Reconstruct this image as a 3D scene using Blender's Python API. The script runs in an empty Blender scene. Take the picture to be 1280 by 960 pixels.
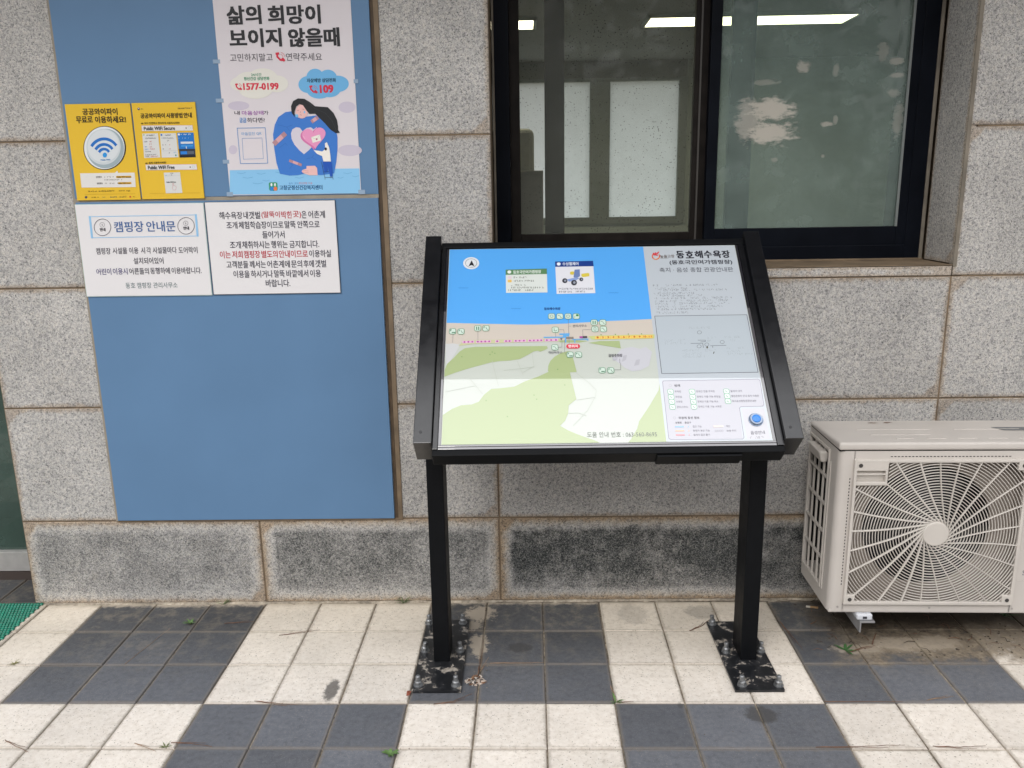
import bpy, bmesh, math, random
from mathutils import Vector, Matrix
from mathutils.geometry import tessellate_polygon
random.seed(11)
sc = bpy.context.scene
COL = sc.collection
PI = math.pi

# ------------------------------------------------------------------ camera
CAM = Vector((0.0, -2.7156, 1.4437))
FW = Vector((-0.017556, 0.973246, -0.229096))
RT = Vector((0.999777, 0.014393, -0.015468))
UP = Vector((0.011757, 0.229316, 0.973281))
FPX = 1030.87                                   # focal length in pixels of a 1280 wide frame
cd = bpy.data.cameras.new('camera'); cam = bpy.data.objects.new('camera', cd); COL.objects.link(cam)
cd.sensor_fit = 'HORIZONTAL'; cd.sensor_width = 36.0; cd.lens = FPX/1280*36.0
cd.clip_start = 0.02; cd.clip_end = 600
M4 = Matrix.Identity(4)
for i in range(3):
    M4[i][0] = RT[i]; M4[i][1] = UP[i]; M4[i][2] = -FW[i]; M4[i][3] = CAM[i]
cam.matrix_world = M4
sc.camera = cam

# ------------------------------------------------------------------ sky, sun, exposure
SUN_EL, SUN_AZ = math.radians(40), math.radians(205)     # behind the viewer, veiled by cloud
w = bpy.data.worlds.new('World'); sc.world = w; w.use_nodes = True
nt = w.node_tree; nt.nodes.clear()
out = nt.nodes.new('ShaderNodeOutputWorld'); bg = nt.nodes.new('ShaderNodeBackground')
sky = nt.nodes.new('ShaderNodeTexSky'); sky.sky_type = 'NISHITA'; sky.sun_disc = False
sky.sun_elevation = SUN_EL; sky.sun_rotation = SUN_AZ; sky.air_density = 1.0; sky.dust_density = 3.0; sky.ozone_density = 1.0
hs = nt.nodes.new('ShaderNodeHueSaturation'); hs.inputs['Saturation'].default_value = 0.16
mx = nt.nodes.new('ShaderNodeMix'); mx.data_type = 'RGBA'; mx.inputs[0].default_value = 0.7
mx.inputs[7].default_value = (11.0, 11.0, 11.2, 1)           # even cloud deck
nt.links.new(sky.outputs[0], hs.inputs['Color']); nt.links.new(hs.outputs[0], mx.inputs[6])
wtc = nt.nodes.new('ShaderNodeTexCoord'); wsp = nt.nodes.new('ShaderNodeSeparateXYZ'); nt.links.new(wtc.outputs['Generated'], wsp.inputs[0])
wmr = nt.nodes.new('ShaderNodeMapRange'); wmr.inputs[1].default_value = 0.0; wmr.inputs[2].default_value = 1.0; wmr.inputs[3].default_value = 0.60; wmr.inputs[4].default_value = 2.25   # overcast: brighter overhead
nt.links.new(wsp.outputs[2], wmr.inputs[0])
wmm = nt.nodes.new('ShaderNodeMix'); wmm.data_type = 'RGBA'; wmm.blend_type = 'MULTIPLY'; wmm.inputs[0].default_value = 1.0
nt.links.new(mx.outputs[2], wmm.inputs[6]); nt.links.new(wmr.outputs[0], wmm.inputs[7])
nt.links.new(wmm.outputs[2], bg.inputs[0]); bg.inputs[1].default_value = 0.10
nt.links.new(bg.outputs[0], out.inputs[0])
sl = bpy.data.lights.new('sun', 'SUN'); sl.energy = 0.8; sl.angle = math.radians(30); sl.color = (1.0, 0.96, 0.9)
so = bpy.data.objects.new('sun', sl); COL.objects.link(so)
# direction towards the sun: azimuth measured like the sky texture (rotation about z)
sd = Vector((math.sin(SUN_AZ)*math.cos(SUN_EL), math.cos(SUN_AZ)*math.cos(SUN_EL), math.sin(SUN_EL)))
so.rotation_euler = sd.to_track_quat('Z', 'Y').to_euler(); so.location = sd*20
sc.view_settings.view_transform = 'Standard'; sc.view_settings.look = 'None'
sc.view_settings.exposure = 0.27; sc.view_settings.gamma = 1.0; sc.view_settings.use_curve_mapping = False
sc.cycles.max_bounces = 10; sc.cycles.transparent_max_bounces = 16; sc.cycles.caustics_reflective = False; sc.cycles.caustics_refractive = False

# ------------------------------------------------------------------ helpers
def lin(c):
    def f(v):
        v /= 255.0
        return v/12.92 if v <= 0.04045 else ((v+0.055)/1.055)**2.4
    if isinstance(c, str):
        c = tuple(int(c[i:i+2], 16) for i in (0, 2, 4))
    return tuple(f(v) for v in c)+(1.0,)

_mats = {}
def nm(name):
    m = bpy.data.materials.new(name); m.use_nodes = True
    t = m.node_tree; b = t.nodes['Principled BSDF']
    return m, t, b, t.nodes, t.links
def plain(name, col, rough=0.5, metal=0.0, spec=0.5, var=0.0, scale=40.0, bump=0.0, bscale=300.0):
    """a principled paint with slight procedural unevenness"""
    if name in _mats: return _mats[name]
    m, t, b, N, L = nm(name)
    c = col if len(col) == 4 else tuple(col)+(1,)
    b.inputs['Base Color'].default_value = c; b.inputs['Roughness'].default_value = rough
    b.inputs['Metallic'].default_value = metal; b.inputs['Specular IOR Level'].default_value = spec
    if var or bump:
        tc = N.new('ShaderNodeTexCoord')
    if var:
        n = N.new('ShaderNodeTexNoise'); n.inputs['Scale'].default_value = scale; n.inputs['Detail'].default_value = 6
        L.new(tc.outputs['Object'], n.inputs['Vector'])
        mr = N.new('ShaderNodeMapRange'); mr.inputs[1].default_value = .3; mr.inputs[2].default_value = .7
        mr.inputs[3].default_value = 1-var; mr.inputs[4].default_value = 1+var*.6
        L.new(n.outputs[0], mr.inputs[0])
        mm = N.new('ShaderNodeMix'); mm.data_type = 'RGBA'; mm.blend_type = 'MULTIPLY'; mm.inputs[0].default_value = 1
        mm.inputs[6].default_value = c; L.new(mr.outputs[0], mm.inputs[7]); L.new(mm.outputs[2], b.inputs['Base Color'])
        m2 = N.new('ShaderNodeMapRange'); m2.inputs[3].default_value = max(0, rough-.08); m2.inputs[4].default_value = min(1, rough+.1)
        L.new(n.outputs[0], m2.inputs[0]); L.new(m2.outputs[0], b.inputs['Roughness'])
    if bump:
        n = N.new('ShaderNodeTexNoise'); n.inputs['Scale'].default_value = bscale; n.inputs['Detail'].default_value = 3
        L.new(tc.outputs['Object'], n.inputs['Vector'])
        bp = N.new('ShaderNodeBump'); bp.inputs['Strength'].default_value = bump; bp.inputs['Distance'].default_value = 0.002
        L.new(n.outputs[0], bp.inputs['Height']); L.new(bp.outputs[0], b.inputs['Normal'])
    _mats[name] = m
    return m
def clear(m):
    b = m.node_tree.nodes['Principled BSDF']; b.inputs['Coat Weight'].default_value = 1.0; b.inputs['Coat Roughness'].default_value = 0.012; b.inputs['Coat IOR'].default_value = 2.05
def ink(hexcol, gloss=False):
    key = ('gloss_' if gloss else 'ink_')+hexcol
    if key in _mats: return _mats[key]
    m = plain(key, lin(hexcol), 0.3 if gloss else 0.5, 0, 0.4 if gloss else 0.35)
    if gloss: clear(m)
    return m

class MB:
    """collects shapes in world metres and links them as one mesh object"""
    def __init__(s): s.v = []; s.f = []; s.m = []; s.sm = []; s.mats = []; s.attr = {}
    def mat(s, m):
        if m not in s.mats: s.mats.append(m)
        return s.mats.index(m)
    def add(s, vs, fs, m, smooth=False):
        o = len(s.v); i = s.mat(m)
        s.v += [tuple(v) for v in vs]
        for f in fs: s.f.append([o+k for k in f]); s.m.append(i); s.sm.append(smooth)
        return o
    def bm(s, b, m, smooth=False):
        b.verts.index_update()
        s.add([v.co[:] for v in b.verts], [[v.index for v in f.verts] for f in b.faces], m, smooth); b.free()
    def box(s, lo, hi, m, bev=0.0, seg=2, rot=None):
        b = bmesh.new(); bmesh.ops.create_cube(b, size=1)
        c = [(lo[i]+hi[i])/2 for i in range(3)]; d = [abs(hi[i]-lo[i]) for i in range(3)]
        for v in b.verts: v.co = Vector((v.co[0]*d[0], v.co[1]*d[1], v.co[2]*d[2]))
        if bev: bmesh.ops.bevel(b, geom=b.edges[:], offset=bev, segments=seg, profile=0.6, affect='EDGES')
        for v in b.verts:
            if rot: v.co = rot @ v.co
            v.co += Vector(c)
        s.bm(b, m, False)
    def obox(s, O, A, B, N, ra, rb, rn, m, bev=0.0, seg=2):
        """box in a plane frame: ranges along A, B and normal N"""
        b = bmesh.new(); bmesh.ops.create_cube(b, size=1)
        c = [(r[0]+r[1])/2 for r in (ra, rb, rn)]; d = [abs(r[1]-r[0]) for r in (ra, rb, rn)]
        for v in b.verts: v.co = Vector((v.co[0]*d[0], v.co[1]*d[1], v.co[2]*d[2]))
        if bev: bmesh.ops.bevel(b, geom=b.edges[:], offset=bev, segments=seg, profile=0.6, affect='EDGES')
        for v in b.verts:
            k = v.co+Vector(c); v.co = O+A*k[0]+B*k[1]+N*k[2]
        s.bm(b, m, False)
    def cyl(s, p0, p1, r, m, n=16, r1=None, caps=True, smooth=True):
        p0, p1 = Vector(p0), Vector(p1); ax = (p1-p0).normalized()
        t = ax.orthogonal().normalized(); q = ax.cross(t); r1 = r if r1 is None else r1
        vs = [p0+(t*math.cos(2*PI*k/n)+q*math.sin(2*PI*k/n))*r for k in range(n)]+[p1+(t*math.cos(2*PI*k/n)+q*math.sin(2*PI*k/n))*r1 for k in range(n)]
        s.add(vs, [(k, (k+1) % n, n+(k+1) % n, n+k) for k in range(n)], m, smooth)
        if caps: s.add(vs[:n], [list(range(n))[::-1]], m); s.add(vs[n:], [list(range(n))], m)
    def tube(s, pts, r, m, n=6, taper=None):
        pts = [Vector(p) for p in pts]; rings = []
        for i, p in enumerate(pts):
            d = (pts[min(i+1, len(pts)-1)]-pts[max(i-1, 0)]).normalized()
            t = d.cross(Vector((0, 0, 1)))
            t = t.normalized() if t.length > 1e-4 else d.orthogonal().normalized()
            q = d.cross(t); rr = r*(1 if taper is None else 1+(taper-1)*i/(len(pts)-1))
            rings.append([p+(t*math.cos(2*PI*k/n)+q*math.sin(2*PI*k/n))*rr for k in range(n)])
        vs = [v for R in rings for v in R]
        fs = [(i*n+k, i*n+(k+1) % n, (i+1)*n+(k+1) % n, (i+1)*n+k) for i in range(len(pts)-1) for k in range(n)]
        s.add(vs, fs, m, True); s.add(rings[0], [list(range(n))], m); s.add(rings[-1], [list(range(n))[::-1]], m)
    def build(s, name, loc=(0, 0, 0), parent=None, mats=None):
        me = bpy.data.meshes.new(name); L = Vector(loc)
        base = L
        me.from_pydata([(Vector(v)-base)[:] for v in s.v], [], s.f)
        for m in s.mats: me.materials.append(m)
        me.polygons.foreach_set('material_index', s.m); me.polygons.foreach_set('use_smooth', s.sm)
        for k, vals in s.attr.items():
            a = me.attributes.new(k, 'FLOAT', 'POINT'); a.data.foreach_set('value', vals)
        me.update()
        o = bpy.data.objects.new(name, me); COL.objects.link(o)
        if parent: o.parent = parent                       # loc is then the root's own place: parts share its frame
        else: o.location = L
        return o

def tag(o, label=None, cat=None, group=None, kind=None):
    if label: o['label'] = label
    if cat: o['category'] = cat
    if group: o['group'] = group
    if kind: o['kind'] = kind
    return o
def thing(name, label, cat, loc=(0, 0, 0), group=None):
    o = bpy.data.objects.new(name, None); COL.objects.link(o); o.location = loc; o.empty_display_size = .1
    return tag(o, label, cat, group)
def part(mb, name, root, sub=None):
    """link a part under root (or a sub-part under sub); vertices are stored relative to the root's place"""
    return mb.build(name, root.location, sub if sub else root)

# ------------------------------------------------------------------ photo pixel -> point on a real plane
def ray(px, py): return (FW*FPX+RT*(px-640)-UP*(py-480)).normalized()
def wall_at(px, py, Y=0.0):
    d = ray(px, py); return CAM+d*((Y-CAM.y)/d.y)
def ground_at(px, py, Z=0.0):
    d = ray(px, py); return CAM+d*((Z-CAM.z)/d.z)
def crop(ox, oy, s): return lambda *p: [(ox+x/s, oy+y/s) for x, y in p]

class Plane:
    def __init__(s, O, A, B, N): s.O, s.A, s.B, s.N = Vector(O), Vector(A), Vector(B), Vector(N)
    def px(s, p):
        d = ray(*p); t = (s.O-CAM).dot(s.N)/d.dot(s.N); X = CAM+d*t-s.O
        return (X.dot(s.A), X.dot(s.B))
    def pt(s, a, b, n=0.0): return s.O+s.A*a+s.B*b+s.N*n

_gl = {}
TEXTS = """삶의|희망이|보이지|않을때|고민하지말고|연락주세요|24시간|정신건강 상담전화|1577-0199|자살예방 상담전화|109|내|마음상태|가|궁금|하다면?|마음검진 QR|출처 · 문의|정신건강 기금|고창군정신건강복지센터|공공와이파이|무료로|이용하세요!|Public WiFi|안전접속|Public WiFi Secure|일반접속|Public WiFi Free|사용방법|안내|☞ 보다 안전하고 편리하게 사용하시려면?|☞ 쉽게 사용하시려면?|i|캠핑장|안내문|시설물|이용|시|각|시설물마다|도어락이|설치되어있어|어린이|이용시|어른들의|동행하에|이용바랍니다.|동호|관리사무소|해수욕장|갯벌|(말뚝이|박힌|곳)|은|어촌계|조개|체험학습장이므로|말뚝|안쪽으로|들어가서|채취하시는|행위는|금지합니다.|이는|저희|별도의|안내이므로|이용하실|고객분들|께서는|어촌계에|문의|후에|이용을|하시거나|바깥에서|바랍니다.|1|2|3|4|5|6|7|8|9|10|11|P|동호해수욕장|개인하우스|공영주차장|현위치|동호국민여가캠핑장|수상휠체어|도움 안내 번호 : 063-560-8695|높을고창|동|호|해|수|욕|장|(동호국민여가캠핑장)|촉지 · 음성 종합 관광안내판|범례|무장애 동선 정보|주차장|화장실|샤워장|장애인 전용 주차장|장애인 이용 가능 화장실|장애인 이용 가능 숙소|장애인 이용 가능 샤워장|휠체어 대여|열린관광지 안내 점자 이용판|촉지음성종합관광안내판|보행로|출입구|접근 가능|동행자 동반 가능|휠체어 접근 불가|계단|보행 주의|음성안내|SAMSUNG""".split('|')
def _mesh_of(body, space):
    c = bpy.data.curves.new('lettering', 'FONT'); c.body = body; c.size = 1; c.resolution_u = 2; c.fill_mode = 'FRONT'; c.space_line = space
    o = bpy.data.objects.new('lettering', c); COL.objects.link(o)
    dg = bpy.context.evaluated_depsgraph_get(); me = bpy.data.meshes.new_from_object(o.evaluated_get(dg))
    vs = [(v.co.x, v.co.y) for v in me.vertices]; fs = [list(p.vertices) for p in me.polygons]
    bpy.data.objects.remove(o); bpy.data.curves.remove(c); bpy.data.meshes.remove(me)
    return vs, fs
def _keep(body, vs, fs):
    used = sorted({i for f in fs for i in f}); ix = {k: n for n, k in enumerate(used)}
    vs = [vs[k] for k in used]; fs = [[ix[k] for k in f] for f in fs]
    x0 = min(v[0] for v in vs); x1 = max(v[0] for v in vs); y0 = min(v[1] for v in vs); y1 = max(v[1] for v in vs)
    _gl[body] = ([((x-x0)/(x1-x0), (y-y0)/(y1-y0)) for x, y in vs], fs, (x1-x0)/(y1-y0), y1-y0)
def glyphs(body):
    if not _gl:                                        # every line of lettering is outlined in one go
        vs, fs = _mesh_of('\n'.join(TEXTS), 2.0); rows = {}
        for f in fs: rows.setdefault(int((1.2-sum(vs[k][1] for k in f)/len(f))//2.0), []).append(f)
        for i, t in enumerate(TEXTS):
            if i in rows: _keep(t, vs, rows[i])
    if body not in _gl: _keep(body, *_mesh_of(body, 1.0))
    return _gl[body]

class Print:
    """flat printed matter on a plane; every layer lies a hair above the one below"""
    EPS = 0.00022
    def __init__(s, plane, off=0.0, gloss=False): s.P = plane; s.off = off; s.g = gloss; s.mb = MB(); s.k = 0
    def ab(s, pts, px=True): return [s.P.px(p) for p in pts] if px else list(pts)
    def n(s, layer):
        s.k += 1; return s.off+layer*s.EPS+(s.k % 16)*.000012
    def poly(s, pts, col, layer=1, px=True):
        q = s.ab(pts, px)
        tris = tessellate_polygon([[Vector((a, b, 0)) for a, b in q]])
        h = s.n(layer); vs = [s.P.pt(a, b, h) for a, b in q]; fs = []
        for t in tris:
            (x0, y0), (x1, y1), (x2, y2) = (q[i] for i in t)
            fs.append(t if (x1-x0)*(y2-y0)-(x2-x0)*(y1-y0) > 0 else t[::-1])
        s.mb.add(vs, fs, ink(col, s.g))
    def line(s, pts, wd, col, layer=2, px=True, closed=False):
        q = [Vector(p) for p in s.ab(pts, px)]
        if closed: q.append(q[0].copy())
        for i, (a, b) in enumerate(zip(q, q[1:])):
            d = b-a
            if d.length < 1e-6: continue
            d.normalize(); t = Vector((-d.y, d.x))*wd/2; e = d*wd*.3
            r = [a-e-t, b+e-t, b+e+t, a-e+t]
            z = s.n(layer+.3*(i % 2)); s.mb.add([s.P.pt(v.x, v.y, z) for v in r], [(0, 1, 2, 3)], ink(col, s.g))
    def ell(s, c, rx, ry, col, layer=2, n=28, a0=0, a1=2*PI):
        """ellipse given in photo pixels"""
        s.poly([(c[0]+rx*math.cos(a0+(a1-a0)*k/n), c[1]+ry*math.sin(a0+(a1-a0)*k/n)) for k in range(n)], col, layer)
    def ring(s, c, rx, ry, wd, col, layer=2, n=28, a0=0, a1=2*PI):
        s.line([(c[0]+rx*math.cos(a0+(a1-a0)*k/n), c[1]+ry*math.sin(a0+(a1-a0)*k/n)) for k in range(n+1)], wd, col, layer)
    def rrect(s, c, wpx, hpx, col, layer=2, r=.25, line=None, lw=.0012):
        """rounded rectangle centred on a pixel; col fills, line outlines"""
        a, b = s.P.px(c); wv = abs(s.P.px((c[0]+wpx/2, c[1]))[0]-s.P.px((c[0]-wpx/2, c[1]))[0])/2
        hv = abs(s.P.px((c[0], c[1]-hpx/2))[1]-s.P.px((c[0], c[1]+hpx/2))[1])/2
        rr = min(wv, hv)*2*r; q = []
        for k, (sx, sy) in enumerate(((1, 1), (-1, 1), (-1, -1), (1, -1))):
            for j in range(5):
                t = PI/2*(k+j/4); q.append((a+sx*(wv-rr)+rr*math.cos(t), b+sy*(hv-rr)+rr*math.sin(t)))
        if col: s.poly(q, col, layer, False)
        if line: s.line(q, lw, line, layer+1, False, True)
    def text(s, body, pl, pr, hpx, col, bold=0.0, layer=3, align=None):
        """pl, pr: photo pixels of the middle of the left and right ends; hpx: height of the letters"""
        vs, fs, asp, gh = glyphs(body)
        A = Vector(s.P.px(pl)); B = Vector(s.P.px(pr)); m = ((pl[0]+pr[0])/2, (pl[1]+pr[1])/2)
        h = s.P.px((m[0], m[1]-hpx/2))[1]-s.P.px((m[0], m[1]+hpx/2))[1]
        d = B-A; nn = Vector((-d.y, d.x)).normalized()*h; dn = d.normalized(); em = h/gh
        w_ = bold*1.15*em                                  # heavier strokes: the same outlines laid beside each other
        shifts = [(0, 0)] if bold < .011 else [(-w_, 0), (w_, 0), (0, w_*.7), (0, -w_*.7)] if bold < .02 else [(-w_, -w_*.6), (w_, -w_*.6), (-w_, w_*.6), (w_, w_*.6), (0, 0)]
        if bold >= .011: A = A+dn*w_; d = d-dn*2*w_
        for sx, sy in shifts:
            z = s.n(layer); o_ = dn*sx+nn.normalized()*sy
            q = [A+d*x+nn*(y-.5)+o_ for x, y in vs]
            s.mb.add([s.P.pt(v.x, v.y, z) for v in q], fs, ink(col, s.g))
    def scribble(s, pl, pr, hpx, col, layer=3, fill=.72, seed=0):
        """a line of print too small to read in the photo: short strokes of uneven length"""
        rnd = random.Random(seed+int(pl[0]*7+pl[1]*13)); x = 0.0; Lx = max(1e-6, math.hypot(pr[0]-pl[0], pr[1]-pl[1]))
        wch = hpx*.9/Lx
        while x < 1-wch*.5:
            if rnd.random() < fill:
                for _ in range(3):
                    fx = x+rnd.random()*wch*.5; fy = (rnd.random()-.5)*hpx*.75
                    if rnd.random() < .6: a, b = (fx, fy), (fx+wch*.45, fy)
                    else: a, b = (fx, -hpx*.4), (fx, hpx*.4)
                    g = lambda t: (pl[0]+(pr[0]-pl[0])*t[0], pl[1]+(pr[1]-pl[1])*t[0]+t[1])
                    s.line([g(a), g(b)], abs(hpx)*.00042, col, layer)
            x += wch
    def build(s, name, root, sub=None): return part(s.mb, name, root, sub)

# ------------------------------------------------------------------ materials of the place
def ramp(N, stops, interp='LINEAR'):
    r = N.new('ShaderNodeValToRGB'); e = r.color_ramp; e.interpolation = interp
    while len(e.elements) < len(stops): e.elements.new(.5)
    for k, (p, c) in enumerate(stops): e.elements[k].position = p; e.elements[k].color = c if len(c) == 4 else tuple(c)+(1,)
    return r
def noise(N, L, vec, scale, detail=4, rough=.55, dist=0.0):
    n = N.new('ShaderNodeTexNoise'); n.inputs['Scale'].default_value = scale; n.inputs['Detail'].default_value = detail
    n.inputs['Roughness'].default_value = rough; n.inputs['Distortion'].default_value = dist
    L.new(vec, n.inputs['Vector']); return n.outputs[0]
def math_(N, L, op, a, b=0.5, c=0.5, clamp=False):
    n = N.new('ShaderNodeMath'); n.operation = op; n.use_clamp = clamp
    for i, v in enumerate((a, b, c)):
        if i >= len(n.inputs): break
        if isinstance(v, (int, float)): n.inputs[i].default_value = v
        else: L.new(v, n.inputs[i])
    return n.outputs[0]
def mix(N, L, fac, a, b, mode='MIX'):
    n = N.new('ShaderNodeMix'); n.data_type = 'RGBA'; n.blend_type = mode
    for s_, v in ((n.inputs[0], fac), (n.inputs[6], a), (n.inputs[7], b)):
        if isinstance(v, (int, float)): s_.default_value = v
        elif isinstance(v, tuple): s_.default_value = v if len(v) == 4 else v+(1,)
        else: L.new(v, s_)
    return n.outputs[2]
def maprange(N, L, v, a, b, c=0., d=1., smooth=True):
    n = N.new('ShaderNodeMapRange'); n.interpolation_type = 'SMOOTHSTEP' if smooth else 'LINEAR'
    n.inputs[1].default_value = a; n.inputs[2].default_value = b; n.inputs[3].default_value = c; n.inputs[4].default_value = d
    L.new(v, n.inputs[0]); return n.outputs[0]
def attr(N, name):
    n = N.new('ShaderNodeAttribute'); n.attribute_name = name; return n.outputs['Fac']

def granite():
    m, t, b, N, L = nm('flamed_granite')
    vec = N.new('ShaderNodeTexCoord').outputs['Object']
    tone = attr(N, 'tone'); dirt = attr(N, 'dirt'); edge = attr(N, 'edge'); dt = attr(N, 'top')
    seed = N.new('ShaderNodeVectorMath'); seed.operation = 'ADD'
    cmb = N.new('ShaderNodeCombineXYZ'); L.new(math_(N, L, 'MULTIPLY', tone, 37.0), cmb.inputs[1]); L.new(vec, seed.inputs[0]); L.new(cmb.outputs[0], seed.inputs[1])
    p = seed.outputs[0]
    n1 = noise(N, L, p, 215, 3, .64, 1.1); n2 = noise(N, L, p, 110, 2, .5, .4); n3 = noise(N, L, p, 6, 4, .6); n4 = noise(N, L, p, 330, 2, .6)
    c = ramp(N, [(.26, (.06, .061, .065)), (.36, (.20, .20, .20)), (.43, (.41, .402, .39)), (.53, (.56, .545, .525)), (.72, (.70, .685, .66))]); L.new(n1, c.inputs[0])
    g = ramp(N, [(.34, (.62, .62, .64)), (.5, (1, 1, 1)), (.66, (1.08, 1.05, 1.0))]); L.new(n2, g.inputs[0])
    col = mix(N, L, .75, c.outputs[0], g.outputs[0], 'MULTIPLY')
    f4 = ramp(N, [(.36, (.55, .55, .56)), (.46, (1, 1, 1))]); L.new(n4, f4.inputs[0])
    col = mix(N, L, .68, col, f4.outputs[0], 'MULTIPLY')
    # slab to slab and cloudy variation
    vv = maprange(N, L, n3, .3, .7, .88, 1.08, False); tv = maprange(N, L, tone, 0, 1, .86, 1.10, False)
    col = mix(N, L, 1.0, col, math_(N, L, 'MULTIPLY', vv, tv), 'MULTIPLY')
    # rusty bleed next to the joints
    ne = noise(N, L, p, 38, 4, .65); e1 = math_(N, L, 'ADD', edge, math_(N, L, 'MULTIPLY', math_(N, L, 'SUBTRACT', ne, .5), .035))
    em = math_(N, L, 'MULTIPLY', maprange(N, L, e1, .002, .018, 1, 0), .55)
    col = mix(N, L, em, col, mix(N, L, 1.0, col, (.70, .53, .36), 'MULTIPLY'))
    # algae darkened heart of the base stones, ragged along its border
    na = noise(N, L, p, 22, 5, .7); nb = noise(N, L, p, 5, 3, .6)
    d1 = math_(N, L, 'ADD', edge, math_(N, L, 'ADD', math_(N, L, 'MULTIPLY', math_(N, L, 'SUBTRACT', na, .5), .045), math_(N, L, 'MULTIPLY', math_(N, L, 'SUBTRACT', nb, .5), .06)))
    dm = maprange(N, L, d1, .022, .062)
    low = maprange(N, L, math_(N, L, 'ADD', dt, math_(N, L, 'MULTIPLY', nb, .12)), .24, .40, 1, .42)
    dm = math_(N, L, 'MULTIPLY', math_(N, L, 'MULTIPLY', dm, low), dirt)
    dm = math_(N, L, 'MULTIPLY', dm, maprange(N, L, n1, .42, .62, 1.0, .60))
    col = mix(N, L, dm, col, mix(N, L, 1.0, col, (.12, .135, .14), 'MULTIPLY'))
    ochre = math_(N, L, 'MULTIPLY', math_(N, L, 'MULTIPLY', maprange(N, L, e1, .004, .04, 1, 0), dirt), .5)
    col = mix(N, L, ochre, col, mix(N, L, 1.0, col, (.85, .66, .42), 'MULTIPLY'))
    L.new(col, b.inputs['Base Color']); b.inputs['Roughness'].default_value = .82; b.inputs['Specular IOR Level'].default_value = .3
    bp = N.new('ShaderNodeBump'); bp.inputs['Strength'].default_value = .55; bp.inputs['Distance'].default_value = .0025
    L.new(math_(N, L, 'ADD', n1, math_(N, L, 'MULTIPLY', n2, .6)), bp.inputs['Height']); L.new(bp.outputs[0], b.inputs['Normal'])
    return m
GRANITE = granite()

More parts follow.
